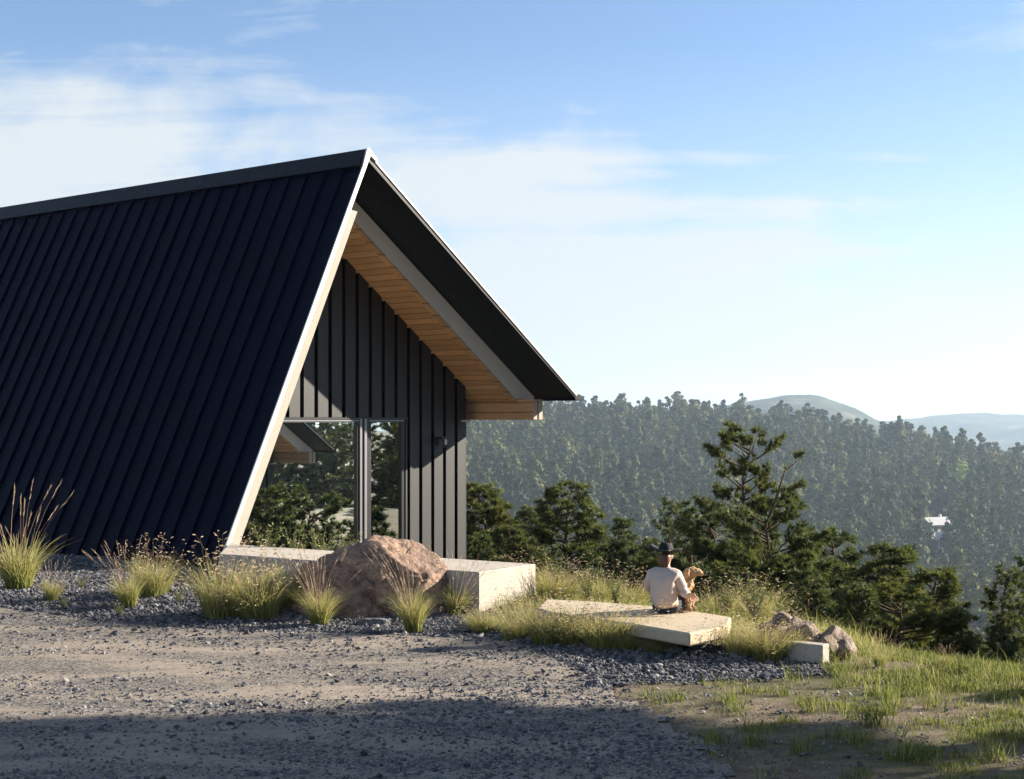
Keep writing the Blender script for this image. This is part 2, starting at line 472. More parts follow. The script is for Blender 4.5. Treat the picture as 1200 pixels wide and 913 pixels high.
scatter_stones('bed_gravel', X, Y, RNG.lognormal(math.log(.0145), .45, len(X)).clip(.007, .055), RNG.beta(2, 3, len(X)), 'loose dark crushed stone filling the planting bed beside the drive')
X, Y = sample_poly(DRIVE, 76000, .1)
w = wav(X*.5, Y*1.4, 3.1, .7)+.5*wav(X, Y, 1.3, 2.2)-.75*sstep((Y-15)/1.5)*sstep((-X+.5)/2)+.9*sstep((X+2.5)/2.5)*sstep((16.2-Y)/1.5)
k = RNG.uniform(-.6, 1.3, len(X)) < w+(RNG.uniform(0, 1, len(X)) < .15)
X, Y = X[k], Y[k]
scatter_stones('drive_gravel', X, Y, RNG.lognormal(math.log(.0095), .5, len(X)).clip(.004, .04), RNG.beta(2.2, 2.6, len(X)), 'loose grey chippings lying on the tan gravel drive')

# ------------------------------------------------------------------ house
TH = math.atan2(.774, .633)
UX, UY = .774, -.633                      # outward along the ridge
A0 = (-4.80, 25.0)
SL, SR = 2.095, .684                      # roof slopes
PX_, PZ = 3.37, 7.62
def zl(x): return PZ-(PX_-x)*SL
def zr(x): return PZ-(x-PX_)*SR
LEN = 26.0; WY = 2.15
house = empty('house', (A0[0], A0[1], 0), TH, 'black house with a steep navy metal roof and timber lined gable', 'house')

mb = MB()   # steep roof slope
nx_, nz_ = SL/math.hypot(1, SL), -1/math.hypot(1, SL)     # inward normal of the steep slope
t = .07
mb.poly_prism([(-.42, zl(-.42)), (PX_, PZ), (PX_+nx_*0, PZ-t*1.9), (-.42+t*1.1, zl(-.42))], 0, LEN)
steep = mb.build('roof', NAVY, house)
steep['label'] = 'steep navy roof slope reaching the ground'
mb = MB()
k = 0; y = .42
while y < LEN:
    ox, oz = -nx_*.045, -nz_*.045
    mb.poly_prism([(-.42, zl(-.42)), (PX_-.02, zl(PX_-.02)), (PX_-.02+ox, zl(PX_-.02)+oz), (-.42+ox, zl(-.42)+oz)], y, y+.03); y += .49
mb.build('seam', NAVY, steep)
mb = MB()
x1 = 9.77
mb.poly_prism([(PX_, PZ), (x1, zr(x1)), (x1, zr(x1)-t*1.1), (PX_, PZ-t*1.9)], 0, LEN)
shal = mb.build('roof', DARK, house); shal['label'] = 'shallower dark roof slope over the gable soffit'
mb = MB(); y = .42
while y < LEN:
    mb.poly_prism([(PX_+.05, zr(PX_+.05)), (x1, zr(x1)), (x1, zr(x1)+.05), (PX_+.05, zr(PX_+.05)+.05)], y, y+.03); y += .49
mb.build('seam', DARK, shal)
# ridge cap
mb = MB()
c = .15
mb.poly_prism([(PX_-c, zl(PX_-c)+.03), (PX_-c-.06, zl(PX_-c)+.05), (PX_-.02, PZ+.06), (PX_+.02, PZ+.06), (PX_+.25, zr(PX_+.25)+.05), (PX_+.25, zr(PX_+.25)+.01), (PX_, PZ+.02)], .015, LEN)
mb.build('ridge_cap', DARK, house)
# gutter
mb = MB()
gz = zr(x1)
mb.poly_prism([(x1-.02, gz-.10), (x1+.12, gz-.10), (x1+.14, gz+.01), (x1+.17, gz+.01), (x1+.15, gz-.125), (x1-.02, gz-.125)], .0, LEN)
mb.poly_prism([(x1-.01, gz-.095), (x1+.118, gz-.095), (x1+.138, gz), (x1-.01, gz)], .0, .02)
mb.build('gutter', DARK, house)
# thin pale edges of the roof sheets
mb = MB()
def strip(p0, p1, w, y0, y1, mbx):
    (xa, za), (xb, zb) = p0, p1
    L = math.hypot(xb-xa, zb-za); ax, az = (zb-za)/L*w, -(xb-xa)/L*w
    mbx.poly_prism([(xa, za), (xb, zb), (xb+ax, zb+az), (xa+ax, za+az)], y0, y1)
strip((-.42, zl(-.42)), (PX_, PZ), .085, -.03, -.002, mb)
strip((PX_, PZ+.01), (x1+.02, zr(x1+.02)+.01), .028, -.02, -.002, mb)
mb.poly_prism([(PX_-.15, zl(PX_-.15)), (PX_-.02, PZ+.07), (PX_+.03, PZ+.07), (PX_+.25, zr(PX_+.25)+.06), (PX_+.22, zr(PX_+.22)), (PX_, PZ-.02)], -.04, .012)
mb.build('rake_trim', TRIM, house)
# cream board under the steep slope
mb = MB()
xa, xb = -.06, 2.86
mb.poly_prism([(xa+nx_*.08, zl(xa)+nz_*.08), (xb+nx_*.08, zl(xb)+nz_*.08), (xb+nx_*.27, zl(xb)+nz_*.08-.02), (xa+nx_*.27+.1, zl(xa)+nz_*.27+.2)], -.02, 2.6)
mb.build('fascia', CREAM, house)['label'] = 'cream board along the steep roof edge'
mb = MB()   # deck of the steep side behind the board
mb.poly_prism([(-.3+nx_*.085, zl(-.3)), (PX_-.1, zl(PX_-.1)-.2), (PX_-.1, zl(PX_-.1)-.75), (-.3+.30, zl(-.3))], 2.62, LEN-.3)
# thick lower layer of the shallow side
D1 = 1.10
xe = 9.80
def low(x): return zr(x)-.57
prof = [(PX_+.02, PZ-.16), (xe-.13, zr(xe-.13)-.085), (xe-.13, 3.15), (9.12, 3.15), (9.12, low(9.12)), (3.55, low(3.55)), (3.30, 7.0)]
xe2 = PX_+(PZ-.57-3.15)/SR
prof = [(PX_+.02, PZ-.16), (xe-.10, zr(xe-.10)-.085), (xe-.10, 3.15), (xe2, 3.15), (3.62, low(3.62)), (3.30, low(3.30)-.2)]
mb.poly_prism(prof, D1+.03, LEN-.3)
mb.build('roof_deck', DARK, house)
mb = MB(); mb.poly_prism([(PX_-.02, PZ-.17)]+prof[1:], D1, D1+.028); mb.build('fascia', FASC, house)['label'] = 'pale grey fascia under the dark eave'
# timber soffit
def low2(x): return low(x)-.004
mb = MB()
mb.poly_prism([(3.35, low2(3.35)), (xe2-.01, low2(xe2-.01)), (xe2-.04, low2(xe2-.01)-.03), (3.35, low2(3.35)-.035)], D1+.10, WY+.3)
mb.build('soffit', SOFF, house)
mb = MB()
mb.poly_prism([(3.35, low2(3.35)), (xe2-.01, low2(xe2-.01)), (xe2-.06, low2(xe2-.01)-.065), (3.35, low2(3.35)-.07)], D1-.005, D1+.098)
mb.build('soffit_edge_board', BEAM, house)
# beam, two plies
for k, (a, b) in enumerate(((9.12, 9.25), (9.31, 9.44))):
    mb = MB(); mb.box(a, b, .66, LEN-1, 2.7, 3.146); mb.build('beam', BEAM, house, bevel=.006)
    mb = MB(); mb.box(a+.006, b-.006, .655, .662, 2.706, 3.14); mb.build('beam_end', CREAM, house)
mb = MB(); mb.box(9.252, 9.308, .72, LEN-1, 2.73, 3.14); mb.build('beam_spacer', BEAM, house)

# gable wall (back plane) with boards
XC = 8.60; WZ0 = -3.4
W1 = (.2, 5.31); W2 = (5.60, 6.62); WT = 2.70; WB = -.15
def wall_top(x): return min(zl(x)-.62 if x < PX_ else 99, low(x)-.0) if x < 3.3 else low(x)
mb = MB()
# backing sheet above and right of the windows, and below
mb.poly_prism([(1.35, WT), (XC-.02, WT), (XC-.02, low(XC)-.004), (3.35, low(3.35)-.004), (3.2, zl(3.2)-.75)], WY+.085, WY+.16)
mb.box(6.78, XC-.02, WY+.085, WY+.16, WZ0, WT-.003)
mb.box(-.1, 6.777, WY+.085, WY+.16, WZ0, WB-.05)
mb.box(XC-.16, XC-.022, WY+.163, LEN-.5, WZ0, 3.40)
mb.build('wall', GAP, house)
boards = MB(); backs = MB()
x = XC-.005; per = .378; bw = .275
first = True
while x > 1.0:
    xa = x-bw if not first else x-.26
    zt = lambda q: (low(q) if q > 3.5 else zl(q)-.70)-.012
    zb0 = WZ0 if x > 6.95 else WT+.05
    xl = max(xa, 1.2)
    if x > 6.95 and xa < 6.80: xl = 6.80
    if zt(xl) > zb0 and zt(x) > zb0:
        boards.poly_prism([(xl, zb0), (x, zb0), (x, zt(x)), (xl, zt(xl))], WY, WY+.010)
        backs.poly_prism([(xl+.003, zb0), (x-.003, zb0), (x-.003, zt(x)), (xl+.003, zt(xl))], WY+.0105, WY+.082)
    elif zt(x) > zb0:
        boards.poly_prism([(xl+(x-xl)*.5, zb0), (x, zb0), (x, zt(x))], WY, WY+.010)
    x = xa-(per-bw); first = False
boards.box(6.70, 6.745, WY+.01, WY+.12, WZ0, WT-.01)
boards.build('siding', SIDE, house); backs.build('board_side_shade', GAP, house)  # board sides coloured black to imitate the shade in the gaps
# side wall of the room facing away
mb = MB(); mb.box(XC-.02, XC+.02, WY-.0, LEN-.5, WZ0, 3.16); mb.build('corner_board', SIDE, house)
mb = MB(); mb.box(XC-.16, XC+.10, WY-.06, WY+.3, 2.655, 2.698); mb.build('wall_cap', TRIM, house)
# dark box above the windows to the corner
mb = MB(); mb.box(6.8, 8.5, WY-.05, WY-.003, 2.72, 3.0)
# windows
def window(name, pts, label, fr=.055):
    """pts: polygon in xz; frame follows it, glass inside"""
    n = len(pts); cxm = sum(p[0] for p in pts)/n; czm = sum(p[1] for p in pts)/n
    m_ = MB(); inner = []
    for i in range(n):
        p0 = Vector(pts[i-1]); p1 = Vector(pts[i]); p2 = Vector(pts[(i+1) % n])
        d1 = (p1-p0).normalized(); d2 = (p2-p1).normalized()
        n1 = Vector((-d1.y, d1.x)); n2 = Vector((-d2.y, d2.x)); b = (n1+n2); b = b/(b.dot(n1))
        inner.append(p1+b*fr)
    for i in range(n):
        j = (i+1) % n
        m_.poly_prism([tuple(pts[i]), tuple(pts[j]), tuple(inner[j]), tuple(inner[i])], WY+.0, WY+.09)
    w = m_.build('window', FRAME, house); w['label'] = label
    g_ = MB(); g_.v = [(p[0], WY+.05, p[1]) for p in inner]; g_.f = [list(range(n))]; g_.m = [0]
    g_.build('pane', GLASS, w)
    e = MB(); e.box(pts[-1][0], pts[-2][0], WY-.012, WY-.002, pts[-1][1]-.03, pts[-1][1]-.005); e.build('frame_edge', FRAMEL, w)
    return w
xs_t = 1.35
window('window', [(-.02, WB), (W1[1], WB), (W1[1], WT), (xs_t, WT)], 'large slanted window under the steep roof')
window('window', [(W2[0], WB), (W2[1], WB), (W2[1], WT), (W2[0], WT)], 'narrow upright window beside the siding')
mb = MB()
mb.box(W1[1]+.003, W1[1]+.06, WY-.03, WY+.1, WB, WT+.02); mb.box(W1[1]+.13, W2[0]-.003-.09, WY-.03, WY+.1, WB, WT+.02)
mb.build('mullion', FRAMEL, house)
mb = MB(); mb.box(W1[1]+.062, W1[1]+.128, WY-.0, WY+.1, WB, WT); mb.box(W2[0]-.091, W2[0]-.003, WY-.0, WY+.1, WB, WT); mb.box(1.3, 6.74, WY-.015, WY+.083, WT+.004, WT+.046)
mb.box(6.623, 6.697, WY+.03, WY+.12, WB, WT)
mb.build('frame', FRAME, house)
# interior
ROOMW = mat('interior_plaster', (.30, .27, .22), .9); ROOMF = mat('interior_floor', (.16, .11, .07), .5)
mb = MB(); mb.box(.1, XC-.2, WY+.2, 12, -.20, -.15); mb.build('floor', ROOMF, house)
mb = MB(); mb.box(1.2, XC-.2, 7.0, 7.1, -.14, 3.0); mb.build('inner_wall', ROOMW, house)
mb = MB(); mb.box(5.85, 6.55, 4.2, 4.8, -.14, 1.15); mb.box(5.8, 6.6, 4.15, 4.85, 1.152, 1.2); mb.build('cabinet', BEAM, house)
# wall lamp
mb = MB(); mb.box(7.67, 7.86, WY-.03, WY-.002, 2.14, 2.34); mb.box(7.60, 7.80, WY-.22, WY-.033, 2.29, 2.335)
mb.tube([(7.68, WY-.18, 2.285), (7.68, WY-.18, 2.10)], [.022, .022], 8)
lamp = mb.build('wall_lamp', mat('matte_black_metal', (.008, .008, .009), .5), house)
mb = MB(); mb.lathe([(.02, 0), (.04, .01), (.045, .10), (.03, .13)], 12, (7.765, WY-.14, 2.16)); mb.build('lamp_shade', mat('opal_glass', (.75, .74, .70), .3), lamp, True)

# second wing, facing this one across the view; only its own windows' neighbour sees it
def copy_tree(o, parent=None):
    c = o.copy(); COL.objects.link(c)
    if parent is not None: c.parent = parent
    for ch in o.children: copy_tree(ch, c)
    return c
bpy.context.view_layer.update()
twin = copy_tree(house)
u = Vector((UX, UY, 0)); Wp = Vector((A0[0]-UX*WY, A0[1]-UY*WY, 0))
R = Matrix.Identity(4)
for i in range(3):
    for j in range(3):
        R[i][j] = (1 if i == j else 0)-2*u[i]*u[j]
R = Matrix.Translation(Wp) @ R @ Matrix.Translation(-Wp)
M = R @ Matrix.Translation((-8.2, 25.3, -1.68)) @ house.matrix_world
loc, rot, sca = M.decompose()
twin.location = loc; twin.rotation_mode = 'QUATERNION'; twin.rotation_quaternion = rot; twin.scale = sca
tag(twin, 'second black gabled house, mirrored in the large window', 'house')

# ------------------------------------------------------------------ slabs
def slab(name, pts, z0, z1, m, label, cat, bev=.02, jitter=0):
    b = MB(); b.plan_prism(pts, z0, z1); o = b.build(name, m, bevel=bev)
    return tag(o, label, cat)
slab('concrete_bench', [G(257, 649, .63)[:2], G(561, 670.5, .63)[:2], G(628, 661, .63)[:2], G(268, 637.5, .63)[:2]], -.15, .63, CONC,
     'long pale board marked concrete bench in front of the house windows', 'bench', .012)

def rock(name, c, size, seed, m, label, cat='boulder', cuts=9, group=None, rz=0.0, sub=4, flat=.0, lump=.16):
    import bmesh
    bm = bmesh.new(); bmesh.ops.create_icosphere(bm, subdivisions=sub, radius=1)
    rg = random.Random(seed)
    pl = []
    for i in range(cuts):
        d = Vector((rg.gauss(0, 1), rg.gauss(0, 1), rg.gauss(0, .8))).normalized(); pl.append((d, rg.uniform(.62, .88)))
    from mathutils import noise
    off = Vector((seed*3.1, seed*1.7, 0))
    for v in bm.verts:
        p = v.co.copy()
        for d, k in pl:
            s = p.dot(d)
            if s > k: p -= d*(s-k)*.92
        p *= 1+lump*noise.noise(p*1.6+off)+.05*noise.noise(p*5+off)+.025*noise.noise(p*13+off)
        v.co = p
    for v in bm.verts:
        v.co = Vector((v.co.x*size[0], v.co.y*size[1], v.co.z*size[2]))
    me = bpy.data.meshes.new(name); bm.to_mesh(me); bm.free(); me.materials.append(m)
    me.polygons.foreach_set('use_smooth', [False]*len(me.polygons) if sub < 4 else [True]*len(me.polygons))
    o = link(name, me); o.location = c; o.rotation_euler = (0, 0, rz)
    return tag(o, label, cat, group)

# the big boulder has a traced outline with real depth
def big_boulder():
    import bmesh
    from mathutils import noise
    bm = bmesh.new(); bmesh.ops.create_icosphere(bm, subdivisions=6, radius=1)
    top = [(-1.0, .25), (-.96, .62), (-.78, .74), (-.62, .76), (-.45, .90), (-.2, 1.02), (.0, 1.09), (.10, 1.09), (.28, 1.03), (.45, 1.01), (.66, .86), (.84, .66), (.93, .42), (1.0, .2)]
    tx = [a for a, b in top]; tz = [b for a, b in top]
    planes = [(Vector((-.30, -.9, .35)), .70), (Vector((.25, -.93, .12)), .66), (Vector((.80, -.55, .20)), .86), (Vector((.55, -.25, .8)), .98), (Vector((-.8, -.5, .35)), .90), (Vector((.1, -.6, .80)), 1.02), (Vector((0, .9, .3)), .8)]
    for v in bm.verts:
        p = v.co.copy(); x = p.x
        zt = float(np.interp(x*1.0, tx, tz))
        zz = p.z/math.sqrt(max(.02, 1-x*x))
        yy2 = p.y/math.sqrt(max(.02, 1-x*x))
        wy = max(.25, math.sqrt(max(0, 1-abs(x)**3)))
        zz = abs(zz)**.8*(1 if zz > 0 else -1)
        q = Vector((x, abs(yy2)**.8*(1 if yy2 > 0 else -1)*wy, 0))
        z = zz*zt if zz > 0 else zz*.3
        q.z = z
        for d, k in planes:
            d = d.normalized(); s_ = q.dot(d)
            if s_ > k: q -= d*(s_-k)*.9
        z = q.z
        q.z = z
        nn = noise.noise(q*1.3+Vector((5, 2, 1)))*.10+noise.noise(q*3.4)*.055+noise.noise(q*8)*.028+noise.noise(q*19)*.012
        rdg = 1-abs(noise.noise(q*2.1+Vector((9, 9, 3))))*2
        nn -= max(0, rdg-.84)*.5
        nn += .05*(round(noise.noise(q*2.6+Vector((3, 1, 7)))*3)/3)
        q += v.normal*nn if v.normal.length > 0 else Vector((0, 0, 0))
        # deep diagonal crack on the front
        if q.y < 0:
            dline = (q.x+.15)*.80+(q.z-.48)*.62
            q.y += .10*math.exp(-(dline/.022)**2)*(1 if q.z < .78 else 0)
            if dline > 0 and q.x < .2: q.y += .02
        v.co = q
    me = bpy.data.meshes.new('boulder'); bm.to_mesh(me); bm.free(); me.materials.append(RED)
    me.polygons.foreach_set('use_smooth', [True]*len(me.polygons))
    o = link('boulder', me); X_, Y_, Z_ = G(432, 728); o.location = (X_, Y_+.75, Z_-.02)
    o.scale = (1.16, .85, .97)
    tag(o, 'large reddish granite boulder in front of the concrete bench', 'boulder')
big_boulder()

p = G(438, 733); rock('stone', (p[0], p[1], p[2]+.03), (.24, .14, .075), 3, SLAT, 'flat grey stone lying at the foot of the large red boulder', 'stone', sub=3)
# flagstone the person sits on
b = MB()
FZ = .34
pts = [G(640, 716, FZ)[:2], G(735, 730, FZ)[:2], G(808, 742, FZ)[:2], G(853, 733, FZ)[:2], G(857, 723, FZ)[:2], G(790, 712.5, FZ)[:2], G(700, 705, FZ)[:2], G(640, 702, FZ)[:2], G(630, 712, FZ)[:2]]
b.plan_prism(pts, FZ-.15, FZ); fo = b.build('stone_bench', FLAG, bevel=.02)
tag(fo, 'broad pale stone slab carrying the seated person and dog', 'bench')
p = G(822, 762); rock('rock', (p[0]-.05, p[1]+.45, p[2]+.08), (.28, .34, .17), 11, FLAG, 'pale angular rock propping the right end of the stone slab', 'rock', sub=3)
p = G(700, 745); rock('rock', (p[0], p[1]+.6, p[2]+.05), (.55, .35, .12), 12, SLAT, 'grey rock half buried under the middle of the stone slab', 'rock', sub=3)
# rocks and short wall at the right end
p = G(938, 777)
b = MB(); L = .9
q = Vector((G(964, 779)[0], G(964, 779)[1])); uu = Vector((UX, UY)); vv = Vector((-UY, UX))
c0 = q; pts = [c0-uu*L, c0, c0+vv*.16, c0-uu*L+vv*.16]
b.plan_prism([tuple(x) for x in pts], -.3, float(H(q.x, q.y))+.215); o = b.build('concrete_kerb', CONC, bevel=.008)
tag(o, 'short pale concrete kerb ending beside the brown rocks', 'kerb')
for (px, py, sx, sz, sd, lab) in ((985, 779, .30, .30, 21, 'rounded brown rock low beside the concrete kerb'), (950, 778, .34, .50, 22, 'tallest brown rock behind the concrete kerb'), (925, 772, .26, .38, 23, 'brown rock half hidden by grass left of the concrete kerb')):
    p = G(px, py); rock('rock', (p[0], p[1]+.6, p[2]+.04), (sx, .3, sz), sd, GREY, lab, 'rock', sub=5, cuts=7, lump=.34)
for i, (px, py, s, lab) in enumerate(((625, 752, .10, 'dark angular stone at the gravel edge below the concrete bench'), (788, 765, .11, 'grey stone beside the gravel under the slab front'), (862, 772, .09, 'light grey stone at the foot of the pale prop rock'), (716, 752, .08, 'small grey stone between the green grass clumps'), (545, 741, .12, 'dark stone to the right of the large boulder'), (605, 755, .06, 'smallest dark stone in the gravel edge'), (430, 742, .07, 'grey stone in the gravel under the flat stone'))):
    p = G(px, py); rock('stone', (p[0], p[1], p[2]+s*.3), (s*1.2, s, s*.7), 30+i, SLAT, lab, 'stone', sub=2)

# ------------------------------------------------------------------ blades, tussocks, shrubs
def blades(n, base_r, h, lean, width, rg, seg=4, droop=.3, hvar=.3, base_h=0.0):
    """arcing ribbons, returns V,T,tip positions/dirs, tone"""
    az = rg.uniform(0, 2*PI, n); r0 = base_r*np.sqrt(rg.uniform(0, 1, n))
    ph = rg.uniform(0, 2*PI, n)
    bx = r0*np.cos(ph); by = r0*np.sin(ph)
    hh = h*(1-hvar*rg.uniform(0, 1, n)); ln = lean*rg.uniform(.15, 1, n)
    # outward-ish azimuth
    az = np.where(rg.uniform(0, 1, n) < .75, ph+rg.normal(0, .6, n), az)
    dirx, diry = np.cos(az), np.sin(az)
    rows = []
    wa = rg.uniform(0, 2*PI, n); wx, wy = np.cos(wa), np.sin(wa)
    for k in range(seg+1):
        t = k/seg
        out = hh*ln*(t**1.6); z = hh*(t-droop*ln*t**3)
        x = bx+dirx*out; y = by+diry*out
        w = width*(1-t)**.6*.5 if k < seg else width*.08
        if k == seg: w = np.full(n, width*.1)
        rows.append((np.stack([x-wx*w, y-wy*w, z+base_h], 1), np.stack([x+wx*w, y+wy*w, z+base_h], 1)))
    V = np.stack([np.stack(r, 1) for r in rows], 1).reshape(n, -1, 3)      # n, (seg+1)*2, 3
    T = []
    for k in range(seg):
        a = 2*k; T += [(a, a+1, a+3), (a, a+3, a+2)]
    T = np.array(T); m = (seg+1)*2
    TT = (T[None]+(np.arange(n)*m)[:, None, None]).reshape(-1, 3)
    tips = (rows[-1][0]+rows[-1][1])/2
    prev = (rows[-2][0]+rows[-2][1])/2
    tone = .45*rg.uniform(0, 1, n)[:, None]+np.repeat(np.linspace(0, .55, seg+1), 2)[None]+np.where(rg.uniform(0, 1, n) < .18, .4, 0)[:, None]
    return V.reshape(-1, 3), TT, tips, tips-prev, np.clip(tone, 0, 1).ravel()

def merge(parts):
    Vs, Ts, As = [], [], []; o = 0
    for V, T, A in parts:
        Vs.append(V); Ts.append(T+o); As.append(A); o += len(V)
    return np.concatenate(Vs), np.concatenate(Ts), np.concatenate(As)

def seeds_feather(tips, dirs, rg, L=.10, w=.009, k=6):
    """narrow bristly head along the end of a stalk"""
    V, T, A = [], [], []; n = len(tips)
    d = dirs/np.linalg.norm(dirs, axis=1, keepdims=True)
    for q in range(k):
        s = (q/k-.8)*L
        c = tips+d*s
        a = rg.normal(0, 1, (n, 3)); a /= np.linalg.norm(a, axis=1, keepdims=True)
        e = c+d*L*.34+a*w*1.5
        v = np.stack([c-a*w*.6, c+a*w*.6, e], 1)
        V.append(v.reshape(-1, 3)); T.append(np.arange(n*3).reshape(-1, 3)); A.append(np.repeat(rg.uniform(0, 1, n), 3))
    return merge(list(zip(V, T, A)))
def seeds_flag(tips, dirs, rg, L=.05, w=.011):
    """small sideways eyelash heads"""
    n = len(tips); out = []
    for q in range(2):
        az = rg.uniform(0, 2*PI, n); h = np.stack([np.cos(az), np.sin(az), rg.uniform(-.1, .55, n)], 1)
        c = tips-np.array([0, 0, 1])*q*.06
        up = np.array([0, 0, 1.0])
        a = c; b2 = c+h*L*.5+up*w; c2 = c+h*L; d2 = c+h*L*.5-up*w*.6
        v = np.stack([a, b2, c2, d2], 1).reshape(-1, 3)
        T = (np.array([(0, 1, 2), (0, 2, 3)])[None]+(np.arange(n)*4)[:, None, None]).reshape(-1, 3)
        out.append((v, T, np.repeat(rg.uniform(0, 1, n), 4)))
    return merge(out)

def make_tussock(kind, seed):
    rg = np.random.default_rng(seed)
    if kind == 'F':    # upright fine grass with tan feathery heads; unit height 1
        V1, T1, _, _, A1 = blades(420, .11, .56, .95, .009, rg, hvar=.6)
        V2, T2, tp, dr, A2 = blades(34, .09, 1.0, .70, .005, rg, droop=.15, hvar=.5)
        S = seeds_feather(tp, dr, rg, .17, .0065, 12)
    else:              # grama: broad, many small flags
        V1, T1, _, _, A1 = blades(520, .20, .72, .95, .009, rg, hvar=.65)
        V2, T2, tp, dr, A2 = blades(110, .20, 1.0, .80, .004, rg, droop=.35, hvar=.72)
        S = seeds_flag(tp, dr, rg, .060, .008)
    me1 = np_mesh('blades', V1, T1, mats=[BLADE], attr=A1)
    Vs, Ts, As = merge([(V2, T2, A2*.6), S])
    me2 = np_mesh('seed_heads', Vs, Ts, mats=[SEED], attr=As)
    return me1, me2
TUS = {k: [make_tussock(k, s) for s in (1, 2, 3)] for k in 'FG'}
def tussock(px, py, hpx, kind, label, wide=1.0, group='ornamental grass clumps in the gravel bed', back=0.0):
    X_, Y_, Z_ = G(px, py); Y2 = Y_+back; X_ = X_*Y2/Y_; Z_ = float(H(X_, Y2))
    s = hpx*Y2/F*1.22
    e = empty('grass_tussock', (X_, Y2, Z_-.01), random.uniform(0, 6.28), label, 'grass', group)
    e.scale = (s*wide, s*wide, s); e.rotation_euler[0] = random.uniform(-.14, .14); e.rotation_euler[1] = random.uniform(-.14, .14)
    m1, m2 = random.choice(TUS[kind])
    link('blades', m1, e); link('seed_heads', m2, e)
TL = [(22, 690, 108, 'F', 'tallest feathery grass clump at the left edge against the navy roof', 1.0),
 (60, 704, 44, 'F', 'small yellow grass clump at the foot of the tallest left clump', 1.0),
 (152, 712, 70, 'F', 'slim yellow green grass clump leaning beside the second clump from the left', .8),
 (178, 698, 66, 'G', 'broad seeding grass clump below the middle of the navy roof', 1.0),
 (262, 722, 90, 'G', 'broad pale grass clump just left of the cream roof foot', 1.0),
 (305, 724, 84, 'G', 'broad pale grass clump under the left end of the concrete bench', 1.0),
 (334, 712, 66, 'G', 'pale grass clump touching the left side of the large boulder', .9),
 (374, 734, 82, 'F', 'yellow green grass clump before the left half of the large boulder', .85),
 (485, 741, 92, 'F', 'bright yellow green grass clump before the right half of the large boulder', .72),
 (532, 720, 62, 'F', 'yellow grass clump between the large boulder and the bench end', .9),
 (568, 742, 44, 'G', 'low grass clump under the right corner of the concrete bench', 1.3),
 (606, 750, 50, 'G', 'low green grass clump right of the concrete bench end', 1.3),
 (640, 754, 56, 'G', 'seeding grass clump over the left end of the stone slab', 1.2),
 (672, 755, 60, 'G', 'green grass clump in front of the stone slab, left of its middle', 1.2),
 (708, 759, 62, 'G', 'green grass clump in front of the middle of the stone slab', 1.4),
 (772, 764, 34, 'G', 'short bright green grass clump under the seated person', 1.6),
 (868, 770, 56, 'G', 'tall green grass clump just right of the pale slab tip', 1.1),
 (900, 773, 62, 'G', 'dense green grass clump left of the concrete kerb', 1.2),
 (925, 772, 50, 'G', 'yellow green grass clump touching the concrete kerb', 1.0),
 (1030, 782, 40, 'F', 'wispy grass clump right of the brown rocks', .9),
 (1110, 782, 26, 'F', 'thin pale grass clump on the brow below the right hand pines', 1.0)]
for a in TL: tussock(a[0], a[1], a[2], a[3], a[4], a[5])
for (px, py, h_, bk, lab) in ((650, 722, 52, 1.2, 'tall seeding grass behind the left end of the stone slab'), (700, 716, 50, 1.3, 'tall seeding grass behind the stone slab, left of the person'), (740, 716, 46, 1.5, 'seeding grass clump close to the left of the seated person'),
    (738, 760, 52, 0, 'seeding grass in front of the seated person on the slab edge'), (845, 730, 46, 1.2, 'seeding grass clump behind the dog on the right'), (890, 740, 60, 1.6, 'tallest seeding grass behind the clumps left of the kerb'), (600, 712, 40, 1.0, 'seeding grass between bench end and stone slab')):
    tussock(px, py, h_, 'G', lab, 1.25, 'seeding grasses around the stone slab', bk)

def make_shrub(seed, nst=26, leaves=26):
    rg = np.random.default_rng(seed)
    V, T, A = [], [], []
    stems = MB()
    o = 0
    for i in range(nst):
        az = rg.uniform(0, 2*PI); ln = rg.uniform(.1, .7); h = rg.uniform(.55, 1.0)
        pts = []
        for k in range(5):
            t = k/4; pts.append((math.cos(az)*ln*h*t**1.3*.8, math.sin(az)*ln*h*t**1.3*.8, h*t))
        stems.tube(pts, [.008, .007, .006, .005, .003], 4, cap=False)
        for k in range(leaves):
            t = rg.uniform(.2, 1); j = min(3, int(t*4)); f = t*4-j
            c = np.array(pts[j])*(1-f)+np.array(pts[j+1])*f+rg.normal(0, .03, 3)
            d = rg.normal(0, 1, 3); d[2] = abs(d[2])*.6; d /= np.linalg.norm(d); s = rg.normal(0, 1, 3); s = np.cross(d, s); s /= np.linalg.norm(s)
            L = rg.uniform(.04, .085); w = L*.22
            V += [c, c+d*L*.5+s*w, c+d*L, c+d*L*.5-s*w]; T += [(o, o+1, o+2), (o, o+2, o+3)]; A += [rg.uniform(0, 1)]*4; o += 4
    return np_mesh('leaves', np.array(V), np.array(T), mats=[LEAF], attr=A), stems
STEMM = mat('green_brown_stem', (.14, .12, .05), .8)
SHR = []
for s in (4, 5):
    lf, st = make_shrub(s); so = st.build('stems', STEMM); SHR.append((lf, so.data)); bpy.data.objects.remove(so)
def shrub(X_, Y_, h, wide, label, group, z=None):
    z = float(H(X_, Y_)) if z is None else z
    e = empty('leafy_shrub', (X_, Y_, z-.02), random.uniform(0, 6), label, 'shrub', group); e.scale = (h*wide, h*wide, h)
    lf, st = random.choice(SHR); link('leaves', lf, e); link('stems', st, e)
